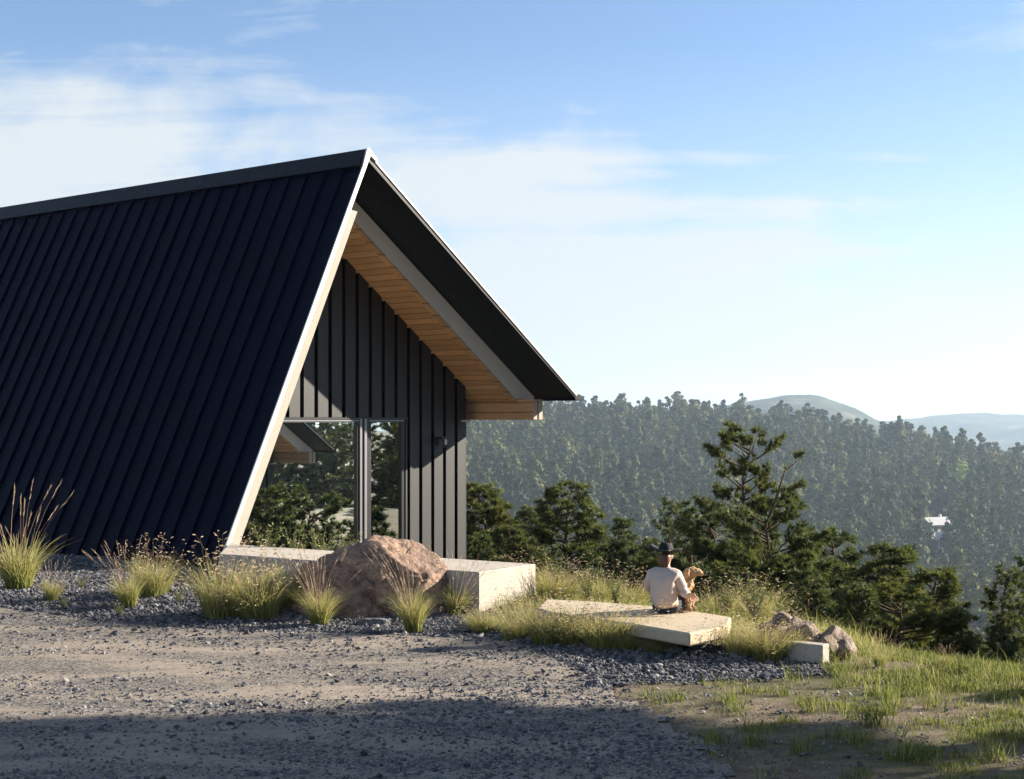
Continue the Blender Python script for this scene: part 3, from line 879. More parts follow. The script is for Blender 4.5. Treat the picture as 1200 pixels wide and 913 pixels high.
for (px, Y_, top, wd, lab) in ((312, 24.6, 596, .8, 'leafy pale shrub at the left end of the large window'), (345, 24.6, 606, .8, 'leafy shrub in front of the large window, left of its middle'), (375, 24.4, 604, .8, 'leafy shrub in front of the middle of the large window'), (405, 24.2, 612, .8, 'leafy shrub in front of the large window beside the boulder top')):
    X_ = (px-CX)/F*Y_; z = float(H(X_, Y_)); h = EYE-(top-HY)/F*Y_-z; shrub(X_, Y_, h*.82, wd, lab, 'leafy shrubs before the large window')
for (px, Y_, top, wd, lab) in ((655, 22.0, 652, .9, 'leafy shrub right behind the concrete bench end'), (690, 21.6, 664, .9, 'leafy shrub left of the seated person, farther one'), (722, 21.2, 668, .9, 'leafy shrub left of the seated person, nearer one'), (815, 20.6, 690, .7, 'leafy shrub behind the dog'), (850, 20.0, 676, .9, 'leafy shrub behind the pale slab tip'), (885, 19.2, 664, 1.0, 'large pale leafy shrub below the forked pine'), (915, 18.6, 692, .9, 'leafy shrub above the brown rocks'), (940, 18.8, 712, .8, 'low leafy shrub topping the brown rocks')):
    X_ = (px-CX)/F*Y_; z = float(H(X_, Y_)); h = EYE-(top-HY)/F*Y_-z; shrub(X_, Y_, h, wd*.75, lab, 'leafy shrubs around the stone slab')
for (px, py, lab) in ((95, 690, 'small bright green weed between the two left grass clumps'), (140, 722, 'low green weed in the gravel under the slim clump'), (75, 714, 'grey green weed in the gravel at the left'), (210, 706, 'low green weed in the shade under the navy roof')):
    X_, Y_, Z_ = G(px, py); shrub(X_, Y_, .20, 1.1, lab, 'weeds in the gravel bed')

X = RNG.uniform(.8, 6.6, 26000); Y = RNG.uniform(10.5, 17.2, 26000)
k = (np.abs(X/Y) < .38) & ~inpoly(X, Y, DRIVE) & ~inpoly(X, Y, BED) & (RNG.uniform(0, 1, 26000) < .45+.4*wav(X, Y, 1.7, 2.)-.08*X)
X, Y = X[k], Y[k]
scatter_stones('soil_crumbs', X, Y, RNG.lognormal(math.log(.0075), .5, len(X)).clip(.003, .03), RNG.beta(3, 2.2, len(X)), 'small stones and soil crumbs on the bare earth at the right', .5)
# turf on the right, thin grass on the bank and brow
def turf(name, X, Y, h, label, w=.007, m=GREENB):
    n = len(X); rg = RNG
    az = rg.uniform(0, 2*PI, n); ln = rg.uniform(.1, .9, n); wa = rg.uniform(0, PI, n)
    z = H(X, Y)
    dx, dy = np.cos(az)*ln*h, np.sin(az)*ln*h; wx, wy = np.cos(wa)*w*.5, np.sin(wa)*w*.5
    v = np.stack([np.stack([X-wx, Y-wy, z], 1), np.stack([X+wx, Y+wy, z], 1),
                  np.stack([X+dx*.4+wx*.7, Y+dy*.4+wy*.7, z+h*.6], 1), np.stack([X+dx*.4-wx*.7, Y+dy*.4-wy*.7, z+h*.6], 1),
                  np.stack([X+dx, Y+dy, z+h*.95], 1)], 1)
    T = (np.array([(0, 1, 2), (0, 2, 3), (3, 2, 4)])[None]+(np.arange(n)*5)[:, None, None]).reshape(-1, 3)
    o = link(name, np_mesh(name, v.reshape(-1, 3), T, mats=[m], attr=np.repeat(rg.uniform(0, 1, n), 5)))
    return tag(o, label, 'grass', kind='stuff')
n = 520000
X = RNG.uniform(.8, 11, n); Y = RNG.uniform(10.2, 18.6, n)
dens = .62*wav(X, Y, 1.9, .4)+.45*wav(X, Y, .62, 1.9)+.34*(X-3.4)/1.6+.45*np.exp(-((Y-15.6)/.6)**2)*(X > 3.4)-.04
k = (RNG.uniform(0, 1, n) < dens) & (np.abs(X/Y) < .56) & ~inpoly(X, Y, DRIVE) & ~inpoly(X, Y, BED)
X, Y = X[k], Y[k]
hh = RNG.lognormal(math.log(.036), .5, len(X))*(1+.8*np.clip(wav(X, Y, 1.1, 3.3), 0, 1))
turf('turf_grass', X, Y, hh, 'patchy short green turf growing over the bare earth on the right')
tx_, ty_, th_ = [], [], []
for i in range(70):
    while True:
        a, b2 = RNG.uniform(1.2, 6.5), RNG.uniform(10.5, 17.3)
        if abs(a/b2) < .37 and not inpoly(np.array([a]), np.array([b2]), DRIVE)[0] and not inpoly(np.array([a]), np.array([b2]), BED)[0] and RNG.uniform() < .25+.14*a: break
    m_ = int(RNG.uniform(15, 70)); tx_.append(RNG.normal(a, .06, m_)); ty_.append(RNG.normal(b2, .06, m_)); th_.append(RNG.uniform(.06, .20, m_)*RNG.uniform(.6, 1.3))
turf('tufts_of_grass', np.concatenate(tx_), np.concatenate(ty_), np.concatenate(th_), 'taller bright green tufts standing out of the short turf', .008)
n = 26000
X = RNG.uniform(-1.2, 4.4, n); Y = RNG.uniform(16.8, 23.5, n)
k = (edge_dist(X, Y) < 2.0) & ~inpoly(X, Y, BED) & ~inpoly(X, Y, DRIVE) & (Y > 17.6-.1*X)
turf('bank_grass', X[k], Y[k], RNG.lognormal(math.log(.14), .4, k.sum()), 'dry straw coloured meadow grass around the stone slab', .006, BLADE)
n = 16000
X = RNG.uniform(3.4, 10, n); Y = RNG.uniform(14.4, 18.5, n)
k = (np.abs(edge_dist(X, Y)+.6) < 1.0) & (RNG.uniform(0, 1, n) < .35+.5*wav(X, Y, .9, 1.2))
turf('brow_grass', X[k], Y[k], RNG.lognormal(math.log(.09), .45, k.sum()), 'taller grass along the brow where the slope drops away', .006, BLADE)

# ------------------------------------------------------------------ pines near by
def pine(seed, Ht, rad, bare=.12, dens=1.0, fork=False, lowr=1.0, tuft=.20, npt=26, shape='cone', flat=False):
    """returns trunk MB mesh and crown mesh, base at origin"""
    rg = np.random.default_rng(seed); R_ = random.Random(seed)
    tr = MB()
    stems = [[(0, 0, 0)]]
    n = 9; x = y = 0
    for k in range(1, n+1):
        x += R_.gauss(0, .012)*Ht; y += R_.gauss(0, .012)*Ht
        stems[0].append((x, y, Ht*k/n))
    br = .022*Ht+.03
    tr.tube(stems[0], [max(.012, br*(1-.95*k/n)) for k in range(n+1)], 8)
    leaders = [(stems[0], 1.0, br)]
    if fork:
        b0 = Vector(stems[0][5]); s2 = [tuple(b0)]
        for k in range(1, 6):
            s2.append((b0.x+.085*Ht*(k/5)**.8*2.0, b0.y+.0*k, b0.z+Ht*.36*k/5))
        tr.tube(s2, [br*.45*(1-.16*k) for k in range(6)], 7); leaders.append((s2, .8, br*.5))
    tufts = []
    for si, (st, ww, _) in enumerate(leaders):
        nb = int((Ht*(16 if shape == 'cone' else 11) if si == 0 else Ht*3.0)*dens)
        for i in range(nb):
            t = (bare+(1-bare)*(i+R_.random())/nb) if si == 0 else R_.uniform(.1, 1)
            fi = t*(len(st)-1); j = min(len(st)-2, int(fi)); f = fi-j
            p0 = Vector(st[j]).lerp(Vector(st[j+1]), f)
            if shape == 'cone': env = (1-t)**.75*.95+.10
            elif shape == 'round': env = math.sqrt(max(0, 1-((t-.45)/.62)**2))*.9+.10
            else: env = .75*math.sqrt(max(0.05, 1-((t-.6)/.5)**2)) if t > .52 else lowr
            if si == 1: env = .42
            L = rad*env*R_.uniform(.55, 1.12)
            az = R_.uniform(0, 2*PI)
            up = R_.uniform(-.12, .30)+.5*t*t
            if flat: up = R_.uniform(-.08, .22)
            dirh = Vector((math.cos(az), math.sin(az), 0))
            pts = []; m = 5
            for q in range(m+1):
                s = q/m
                pts.append(p0+dirh*L*s+Vector((R_.gauss(0, .02)*L, R_.gauss(0, .02)*L, L*(up*s-.10*s*s+.22*s**3))))
            r0 = .012+.016*L
            tr.tube([tuple(q) for q in pts], [r0*(1-.8*q/m) for q in range(m+1)], 4, cap=False)
            # twigs
            nt = max(3, int(L*(15 if shape == 'fork' else 10)*dens))
            for q in range(nt):
                s = R_.uniform(.50 if shape == 'fork' else .30, 1.0)**.8; fi = s*m; jj = min(m-1, int(fi)); c = pts[jj].lerp(pts[jj+1], fi-jj)
                side = Vector((-dirh.y, dirh.x, 0))*R_.choice((-1, 1))
                tl = L*.34*(1.15-s)*R_.uniform(.5, 1.2)+.10
                td = (dirh*R_.uniform(.3, .9)+side*R_.uniform(.3, 1)+Vector((0, 0, R_.uniform(.0, .6)))).normalized()
                e = c+td*tl
                kk = max(1, int(tl/(tuft*.55)))
                for z in range(kk):
                    tufts.append((c.lerp(e, (z+1)/kk), td))
            tufts.append((pts[-1], dirh+Vector((0, 0, .5))))
        tufts.append((Vector(st[-1]), Vector((0, 0, 1))))
    C = np.array([t[0][:] for t in tufts]); D = np.array([t[1][:] for t in tufts]); D /= np.linalg.norm(D, axis=1, keepdims=True)
    N_ = len(C); k = npt
    d = rg.normal(0, 1, (N_, k, 3)); d /= np.linalg.norm(d, axis=2, keepdims=True)
    d = d*.85+D[:, None]*.75+np.array([0, 0, .25]); d /= np.linalg.norm(d, axis=2, keepdims=True)
    L = tuft*rg.uniform(.6, 1.15, (N_, k, 1))
    s = np.cross(d, rg.normal(0, 1, (N_, k, 3))); s /= np.linalg.norm(s, axis=2, keepdims=True)
    wd = tuft*.085
    base = C[:, None]+d*L*.08
    V = np.stack([base-s*wd, base+s*wd, base+d*L], 2).reshape(-1, 3)
    T = np.arange(len(V)).reshape(-1, 3)
    tone = np.repeat(np.clip(rg.normal(.5, .22, N_)[:, None]+rg.normal(0, .15, (N_, k)), 0, 1).ravel(), 3)
    me = np_mesh('crown', V, T, mats=[NEED], attr=tone)
    to = tr.build('trunk', BARK, None, True); tm = to.data; bpy.data.objects.remove(to)
    return tm, me

def place_tree(meshes, loc, rz, s, label, group, sz=None, cat='pine tree', name='pine_tree'):
    e = empty(name, loc, rz, label, cat, group); e.scale = (s, s, sz or s)
    link('trunk', meshes[0], e); link('crown', meshes[1], e)
    return e
P_FORK = pine(11, 7.4, 1.45, .34, .80, True, 1.0, .15, 30, 'fork')
P_CONE = pine(12, 6.0, 1.6, .04, 1.55, False, 1, .15, 30, 'cone')
P_CONE2 = pine(13, 6.0, 1.8, .05, 1.15, False, 1, .16, 30, 'round')
P_CONE3 = pine(18, 6.5, 1.6, .04, 1.45, False, 1, .16, 30, 'cone')
P_YNG = pine(14, 5.0, 1.25, .05, 1.6, False, 1, .14, 26, 'cone')
P_TALL = pine(15, 9.0, 2.2, .10, .85, False, 1, .20, 26, 'cone')
def near_tree(ms, Hh, px, top, Y_, s, label, rz=0.0, group='pines growing just below the brow', ws=1.0):
    X_ = (px-CX)/F*Y_; ztop = EYE-(top-HY)/F*Y_
    g_ = float(H(X_, Y_)); z0 = ztop-Hh*s; sz = s
    if z0 > g_-.1: z0 = g_-.2; sz = (ztop-z0)/Hh
    return place_tree(ms, (X_, Y_, z0), rz, s*ws, label, group, sz=sz)
near_tree(P_FORK, 7.4, 872, 517, 33, 1.0, 'tall open forked pine standing above its neighbours right of the person', .0, ws=.86)
near_tree(P_CONE2, 6.0, 838, 620, 30, .80, 'dense dark pine filling in below the left of the forked pine', 1.0)
near_tree(P_CONE2, 6.0, 900, 612, 29, .82, 'dense dark pine with wide low boughs right of the forked trunk', 2.5)
near_tree(P_YNG, 5.0, 944, 672, 26.5, .7, 'low spreading pine bough mass right above the brown rocks', 2.5, ws=1.3)
near_tree(P_CONE, 6.0, 674, 574, 36, 1.0, 'green cone shaped pine between the bench and the person', .4, ws=1.3)
near_tree(P_YNG, 5.0, 718, 640, 33, .8, 'shorter pine touching the right of the cone shaped pine', 3.4)
near_tree(P_CONE, 6.0, 572, 574, 38, 1.0, 'yellow green pine beside the house corner', 2.2, ws=1.3)
near_tree(P_YNG, 5.0, 606, 622, 35, .8, 'smaller yellow green pine right of the one beside the house corner', 1.1, ws=1.5)
near_tree(P_TALL, 9.0, 778, 592, 56, .9, 'tall pine directly behind the black hat', 1.9)
near_tree(P_YNG, 5.0, 806, 618, 40, .9, 'slim pine between the hat and the forked pine', 4.0)
near_tree(P_CONE3, 6.5, 978, 630, 32, .95, 'pointed pine right of the forked pine', .7, ws=1.3)
near_tree(P_CONE3, 6.5, 1034, 648, 28, 1.0, 'broad dark pine in the middle of the group right of the rocks', 3.0, ws=1.4)
near_tree(P_CONE, 6.0, 1082, 676, 26, .8, 'dark bushy pine at the right end of the group above the rocks', 5.0, ws=1.35)
near_tree(P_CONE2, 6.0, 1056, 702, 24, .55, 'low round pine between the broad pine and the bushy pine', 1.5, ws=1.3)
near_tree(P_CONE, 6.0, 960, 662, 30, .85, 'dark pine close to the left of the pointed pine', 3.7, ws=1.2)
near_tree(P_YNG, 5.0, 1010, 668, 29, .8, 'dark pine between the pointed pine and the broad pine', 2.7, ws=1.4)
near_tree(P_YNG, 5.0, 1004, 692, 24, .7, 'low dark pine directly above the rounded brown rock', 5.0, ws=1.2)
near_tree(P_TALL, 9.0, 1156, 672, 30, .6, 'upright dark pine near the right edge', 1.0, ws=.95)
near_tree(P_TALL, 9.0, 1202, 664, 32, .65, 'dark pine cut by the right edge of the picture', 2.0)
near_tree(P_YNG, 5.0, 1124, 735, 24, .5, 'short young pine left of the upright dark pine', 2.6)
near_tree(P_YNG, 5.0, 1178, 738, 23, .5, 'short young pine between the two right edge pines', .6)
near_tree(P_CONE, 6.0, 638, 655, 31, .6, 'low bushy pine between the house corner pines and the cone shaped pine', 2.0, ws=1.2)
near_tree(P_CONE, 6.0, 630, 600, 44, .9, 'pine farther down the slope between the two cone shaped pines', 1.2, ws=1.1)
near_tree(P_CONE3, 6.5, 724, 612, 46, .9, 'pine farther down the slope left of the hat', 2.9, ws=1.1)
near_tree(P_CONE3, 6.5, 935, 622, 40, .9, 'pine farther down the slope right of the forked pine', 2.9, ws=1.1)
near_tree(P_YNG, 5.0, 556, 632, 34, .8, 'low pine against the corner of the black siding', 4.4, ws=1.1)
near_tree(P_YNG, 5.0, 752, 662, 29, .8, 'low dark pine just left of the seated person', 3.1, ws=1.2)
near_tree(P_CONE2, 6.0, 868, 660, 27, .62, 'low dark pine filling the foot of the forked pine', 4.6, ws=1.1)
P_SHADE = pine(16, 6.0, 1.9, .06, 1.3, False, 1, .26, 16, 'round')
P_HIGH = pine(17, 12.0, 2.9, .66, 3.4, False, 1, .28, 20, 'round')
# pines right of the frame: they shade the drive and stand in the window's reflection
for i, (x, y, s, m_) in enumerate(((15.2, 16.0, .92, P_HIGH), (18.3, 17.0, 1.05, P_HIGH), (15.0, 14.6, .9, P_HIGH), (18.2, 15.0, 1.08, P_HIGH), (14.8, 11.6, .92, P_HIGH), (22.5, 17.3, 1.25, P_HIGH), (10.6, 16.3, .45, P_CONE), (11.8, 14.9, .62, P_CONE), (17.5, 11.8, 1.1, P_HIGH), (11.0, 8.2, .8, P_HIGH), (9.6, 12.4, .45, P_SHADE), (10.0, 10.4, .7, P_SHADE), (7.4, 10.2, .5, P_SHADE))):
    place_tree(m_, (x, y, float(H(x, y))-.1), i*1.3, s*1.15, 'pine standing on the slope right of the view', 'pines right of the drive', sz=s)
for i in range(34):
    x = 45+random.uniform(0, 22); y = 20+i*1.1+random.uniform(-2, 2)
    place_tree(P_TALL if i % 2 else P_CONE, (x, y, float(H(x, y))-.3), i*1.7, random.uniform(.9, 1.25), 'pine mirrored in the window behind the second house', 'pines behind the second house')

# ------------------------------------------------------------------ hillside forest
def far_proto(seed, nt, trunk=True):
    rg = np.random.default_rng(seed)
    # irregular crown made of leafy tufts gathered in clumps; unit height 1
    nc = 12; V = []; A = []
    ts = np.linspace(.14, .95, nc)+rg.uniform(-.035, .035, nc); w0 = rg.uniform(.24, .34)
    for t in ts:
        env = w0*max(.06, (1-((t-.22)/.80)))**.62*rg.uniform(.75, 1.2) if t > .22 else w0*.75
        az = rg.uniform(0, 2*PI); rr = env*rg.uniform(.25, .7)
        c = np.array([rr*math.cos(az), rr*math.sin(az), t]); cr = max(.035, env*.72)
        m = int(nt/nc)
        p = rg.normal(0, 1, (m, 3)); p /= np.linalg.norm(p, axis=1, keepdims=True); p *= rg.uniform(.75, 1, (m, 1))
        p = c+p*np.array([cr, cr, cr*.62])
        nr = (p-c)/cr*1.0+(p-np.array([0, 0, t]))/max(env, .05)*.8+rg.normal(0, .25, (m, 3)); nr /= np.linalg.norm(nr, axis=1, keepdims=True); d1 = np.cross(nr, rg.normal(0, 1, (m, 3))); d1 /= np.linalg.norm(d1, axis=1, keepdims=True); d2 = np.cross(nr, d1)
        s = rg.uniform(.030, .060, (m, 1))*(150/nt)**.35*1.35
        V.append(np.stack([p-d1*s, p+d1*s*.8+d2*s*.5, p-d1*s*.2+d2*s*1.3], 1)); A.append(np.repeat(np.clip(rg.normal(.45, .14)+rg.normal(0, .05, m), 0, 1), 3))
    V = np.concatenate(V).reshape(-1, 3); A = np.concatenate(A); T = np.arange(len(V)).reshape(-1, 3)
    tv = []; 
    for (z, r) in ((-.05, .014), (.9, .004)):
        for j in range(3): tv.append((r*math.cos(j*2.09), r*math.sin(j*2.09), z))
    tt = []
    for j in range(3):
        a, b = j, (j+1) % 3; tt += [(a, b, b+3), (a, b+3, a+3)]
    return V, T, A, np.array(tv), np.array(tt)
PR = [far_proto(s, 300) for s in range(40, 46)]
PRN = [far_proto(s, 620) for s in range(50, 55)]
def proto_mesh(pr, name):
    V, T, A, tv, tt = pr
    VV = np.concatenate([V, tv]); TT = np.concatenate([T, tt+len(V)]); mi = np.r_[np.zeros(len(T)), np.ones(len(tt))]
    return np_mesh(name, VV, TT, mi=mi, mats=[NEEDF, BARK], attr=np.r_[A, np.zeros(len(tv))])
# positions by jittered grid
P = []
def clear(px, py): 
    for (cx, cy, rx, ry) in ((745, 560, 26, 9), (992, 508, 14, 8), (1165, 545, 22, 10), (1100, 622, 16, 14), (1060, 606, 22, 5), (1105, 650, 14, 4), (1130, 575, 8, 8), (600, 520, 10, 5), (660, 512, 8, 4)):
        if ((px-cx)/rx)**2+((py-cy)/ry)**2 < 1: return True
    return False
yy = 330.0
while yy < 1300:
    st = 7.0 if yy < 1150 else 9
    x0, x1 = -.16*yy-40, .48*yy+60
    m = int((x1-x0)/st)
    xs_ = x0+(np.arange(m)+RNG.uniform(-.45, .45, m)+.5)*st; ys_ = yy+RNG.uniform(-.45, .45, m)*st
    P.append(np.stack([xs_, ys_], 1)); yy += st*1.35
P = np.concatenate(P); Z = H(P[:, 0], P[:, 1])
hs = (RNG.normal(16.0, 4.6, len(P))*np.where(RNG.uniform(0, 1, len(P)) < .3, .6, 1)).clip(5, 24)
pxs = CX+F*P[:, 0]/P[:, 1]; pys = HY-(Z-EYE)/P[:, 1]*F
thin = (RNG.uniform(0, 1, len(P)) < .93-.30*np.clip(wav(P[:, 0], P[:, 1], 130, .5), 0, 1)) & (pxs > 430) & (pxs < 1420)
ok = np.array([not clear(a, b) for a, b in zip(pxs, pys)]) & thin
P, Z, hs, pxs, pys = P[ok], Z[ok], hs[ok], pxs[ok], pys[ok]
print('far trees', len(P))
vis = (pxs > 548) & (pxs < 1200) & (pys < 700)
order = np.argsort(-(hs/P[:, 1])*np.where(vis, 1, 0))
top = order[:285]; rest = order[285:]
pm = [proto_mesh(pr, 'pine_tree') for pr in PRN]
for i in top:
    o = link('pine_tree', pm[i % 5]); o.location = (P[i, 0], P[i, 1], Z[i]-.3); s = hs[i]; o.scale = (s*1.1, s*1.1, s); o.rotation_euler = (0, 0, RNG.uniform(0, 6.28))
    tag(o, 'dark pine low on the forested hillside across the valley', 'pine tree', 'pines low on the far hillside')
Vs, Ts, As, Ms = [], [], [], []; off = 0
for g_i in range(6):
    V, T, A, tv, tt = PR[g_i]
    VV = np.concatenate([V, tv]); TT = np.concatenate([T, tt+len(V)]); AA = np.r_[A, np.zeros(len(tv))]; MM = np.r_[np.zeros(len(T)), np.ones(len(tt))]
    idx = rest[g_i::6]; n = len(idx)
    a = RNG.uniform(0, 2*PI, n); c, s = np.cos(a)[:, None], np.sin(a)[:, None]
    w = (hs[idx]*RNG.uniform(.85, 1.45, n))[:, None]
    X_ = (VV[None, :, 0]*c-VV[None, :, 1]*s)*w+P[idx, 0][:, None]; Y_ = (VV[None, :, 0]*s+VV[None, :, 1]*c)*w+P[idx, 1][:, None]; Z_ = VV[None, :, 2]*hs[idx][:, None]+Z[idx][:, None]-.3
    Vs.append(np.stack([X_, Y_, Z_], -1).reshape(-1, 3)); Ts.append((TT[None]+(np.arange(n)*len(VV))[:, None, None]).reshape(-1, 3)+off); off += n*len(VV)
    tn = (RNG.normal(0, .24, n)+.38*wav(P[idx, 0], P[idx, 1], 110, 2.))[:, None]
    As.append(np.clip(AA[None]+tn, 0, 1).ravel()); Ms.append(np.tile(MM, n))
fo = link('forest', np_mesh('forest', np.concatenate(Vs), np.concatenate(Ts), mi=np.concatenate(Ms), mats=[NEEDF, BARK], attr=np.concatenate(As)))
tag(fo, 'dense pine forest covering the hillside across the valley', 'forest', kind='stuff')

def on_hill(px, py):
    """terrain point on the far slope seen at px,py"""
    Y = np.arange(420, 1120, 2.0); X = (px-CX)/F*Y; z = H(X, Y); y = HY-(z-EYE)/Y*F
    i = int(np.argmin(np.abs(y-py))); return X[i], Y[i], float(z[i])
def special(px, py, h, c1, c2, name, label, cat, ws):
    x, y, z = on_hill(px, py); m = m_leaf(name+'_foliage', c1, c2, .8, .3)
    V, T, A, tv, tt = PRN[2]
    e = empty(name, (x, y, z-.3), .5, label, cat); e.scale = (h*ws, h*ws, h)
    link('crown', np_mesh('crown', V, T, mats=[m], attr=A), e); link('trunk', np_mesh('trunk', tv*[1.5, 1.5, 1], tt, mats=[BARK]), e)
special(1127, 578, 17, (.16, .24, .05), (.30, .36, .09), 'cottonwood_tree', 'rounded bright yellow green tree alone among the pines on the hillside', 'tree', 2.0)
special(701, 535, 12, (.16, .07, .04), (.30, .13, .06), 'dead_pine_tree', 'rusty brown dead pine on the far hillside', 'pine tree', 1.0)

# houses on the hillside
def far_house(px, py, w, label, rz, two=False):
    x, y, z = on_hill(px, py)
    e = empty('hillside_house', (x, y, z+.5), rz, label, 'house')
    WL = mat('pale_render', (.62, .58, .52), .8); RF = mat('grey_shingle', (.36, .36, .37), .7); GL = mat('dark_window', (.02, .025, .03), .15)
    b = MB(); b.box(-w/2, w/2, -4, 4, -2, 4.4); b.build('wall', WL, e)
    b = MB(); b.v = [(-w/2-.6, -5, 4.2), (w/2+.6, -5, 4.2), (w/2+.6, 5, 4.2), (-w/2-.6, 5, 4.2), (-w/2-.6, 0, 7.2), (w/2+.6, 0, 7.2)]; b.f = [[0, 1, 5, 4], [2, 3, 4, 5], [0, 4, 3], [1, 2, 5], [0, 3, 2, 1]]; b.m = [0]*5
    rf = b.build('roof', RF, e); b = MB(); b.box(w*.2, w*.2+1, .4, 1.4, 5.6, 8.2); b.build('chimney', WL, rf)
    for k in range(3):
        b = MB(); b.box(-w/2+1.5+k*w/3.2, -w/2+3.4+k*w/3.2, -4.03, -4.002, 1.4, 3.2); b.build('window', GL, e)
    b = MB(); b.box(-.2, 1.0, -4.03, -4.002, -.5, 1.2); b.build('door', GL, e)
far_house(1097, 628, 13, 'pale house with a grey roof among trees low on the right hillside', .5)
far_house(1112, 646, 9, 'smaller pale house just below the grey roofed hillside house', -.4)
for k, (px, py, s) in enumerate(((745, 566, 5.0), (757, 571, 3.2), (730, 562, 3.0), (992, 511, 4.5), (1165, 548, 5.5), (1062, 608, 3.5))):
    x, y, z = on_hill(px, py)
    rock('outcrop', (x, y, z+.3), (s, s*.8, s*.45), 60+k, m_far if k else (m_far := m_rock('tan_outcrop', (.26, .20, .14), (.40, .32, .23), (.5, .42, .32), .1)),
         ['largest tan outcrop in the clearing left of the forked pine', 'tan outcrop at the right of the hillside clearing', 'small tan outcrop at the left of the hillside clearing', 'tan outcrop in the bare patch just under the skyline', 'tan outcrop in the open patch at the right edge of the hill', 'pale outcrop left of the grey roofed hillside house'][k], 'outcrop', sub=3)

# distant mountains
def mountain(name, pts, D, depth, m):
    a = np.array(pts, float); pxg = np.arange(a[0, 0], a[-1, 0]+1, 6.0)
    yt = np.interp(pxg, a[:, 0], a[:, 1])+1.2*wav(pxg, pxg*.3, 60, D)+.5*wav(pxg, pxg*.7, 17, D)
    rows = []; K = 26
    for k in range(K+1):
        t = k/K; Y_ = D-depth*(1-t); X_ = (pxg-CX)/F*D*(1.0)  # same world X for each column
        ztop = EYE+(HY-yt)/F*D
        z = -110+(ztop+110)*(t**.8)+22*wav(X_, Y_, 420, D*.1)*(math.sin(PI*t))
        rows.append(np.stack([X_, np.full_like(X_, Y_), z], 1))
    for k in range(1, 6):
        X_ = (pxg-CX)/F*D; rows.append(np.stack([X_, np.full_like(X_, D+depth*.2*k), ztop-(ztop+110)*(k/5)**1.3], 1))
    V = np.concatenate(rows); nx = len(pxg); I, J = np.meshgrid(np.arange(nx-1), np.arange(len(rows)-1)); q = (J*nx+I).ravel()
    T = np.concatenate([np.stack([q, q+1, q+nx+1], 1), np.stack([q, q+nx+1, q+nx], 1)])
    o = link(name, np_mesh(name, V, T, smooth=True, mats=[m])); tag(o, kind='structure')
MTN = mat('forested_mountain', (.05, .06, .04), .95, 0, .1); q = N(MTN); c = q.geo()
q.col(q.ramp(q.noise(c, .012, 8, .7), [(.4, (.022, .035, .022)), (.55, (.05, .06, .035)), (.68, (.16, .14, .09))]))
mountain('mountains', [(-1500, 492), (-300, 488), (300, 496), (600, 494), (760, 484), (830, 480), (860, 474), (900, 466), (935, 462), (965, 465), (1000, 477), (1022, 490), (1045, 498), (1090, 512), (1200, 540), (1500, 560), (2600, 560)], 2500, 700, MTN)
mountain('mountains', [(-1500, 500), (600, 502), (900, 500), (1000, 498), (1040, 493), (1075, 490), (1110, 485), (1150, 484), (1200, 486), (1260, 482), (1400, 476), (1700, 480), (2600, 486)], 4000, 1000, MTN)

# ------------------------------------------------------------------ person and dog
def skin(name, V, E, Rd, m, parent, root=0, sub=2, fur=0.0):
    me = bpy.data.meshes.new(name); me.from_pydata(V, E, [])
    o = bpy.data.objects.new(name, me); COL.objects.link(o)
    md = o.modifiers.new('s', 'SKIN'); md.use_smooth_shade = True
    lay = me.skin_vertices[0].data
    for i, r in enumerate(Rd):
        lay[i].radius = (r, r) if not hasattr(r, '__len__') else r
        lay[i].use_root = (i == root)
    s = o.modifiers.new('u', 'SUBSURF'); s.levels = sub; s.render_levels = sub
    dg = bpy.context.evaluated_depsgraph_get(); dg.update()
    nm = bpy.data.meshes.new_from_object(o.evaluated_get(dg)); bpy.data.objects.remove(o)
    nm.materials.clear(); nm.materials.append(m)
    if fur:
        from mathutils import noise
        for v in nm.vertices:
            v.co += v.normal*(noise.noise(v.co*28)*fur+noise.noise(v.co*60)*fur*.6)
    nm.polygons.foreach_set('use_smooth', [True]*len(nm.polygons))
    return link(name, nm, parent)
SKINM = mat('skin', (.55, .32, .22), .5); SHIRT = mat('cream_cotton_shirt', (.50, .41, .37), .85); q = N(SHIRT); q.bump(q.noise(q.coord(), 14, 4), .6, .02)
JEAN = mat('dark_trousers', (.03, .035, .05), .85); HAIR = mat('auburn_hair', (.10, .04, .016), .5); HATM = mat('black_felt', (.008, .008, .009), .85)
FUR = mat('golden_curly_fur', (.50, .29, .13), .9); q = N(FUR)
cc = q.noise(q.coord(), 30, 5); q.col(q.ramp(cc, [(.3, (.22, .12, .055)), (.7, (.52, .36, .20))])); q.bump(cc, 1.0, .03)
sx_, sy_, _ = G(779, 719, FZ)
person = empty('person', (sx_, sy_, FZ), -.42, 'person in a cream shirt and black brimmed hat sitting with an arm round the dog', 'person'); person.scale = (.87, .93, .93)
V = [(0, 0, .13), (0, -.03, .27), (0, -.03, .40), (0, 0, .50), (0, .035, .60), (0, .055, .665), (0, .065, .74), (0, .06, .80)]
Rd = [(.17, .13), (.145, .11), (.165, .115), (.14, .10), (.055, .055), (.06, .065), (.085, .10), (.07, .08)]
E = [(0, 1), (1, 2), (2, 3), (3, 4), (4, 5), (5, 6), (6, 7)]
def chain(base, pts, rs):
    p = base
    for a, r in zip(pts, rs):
        V.append(a); Rd.append(r); E.append((p, len(V)-1)); p = len(V)-1
    return p
rh = chain(3, [(.17, 0, .50), (.235, .05, .33), (.29, .02, .27), (.36, .0, .255), (.395, .0, .25)], [.075, .052, .042, .030, .034])
lh = chain(3, [(-.17, 0, .50), (-.25, .07, .32), (-.20, .27, .24), (-.15, .35, .22), (-.13, .39, .215)], [.075, .052, .042, .030, .034])
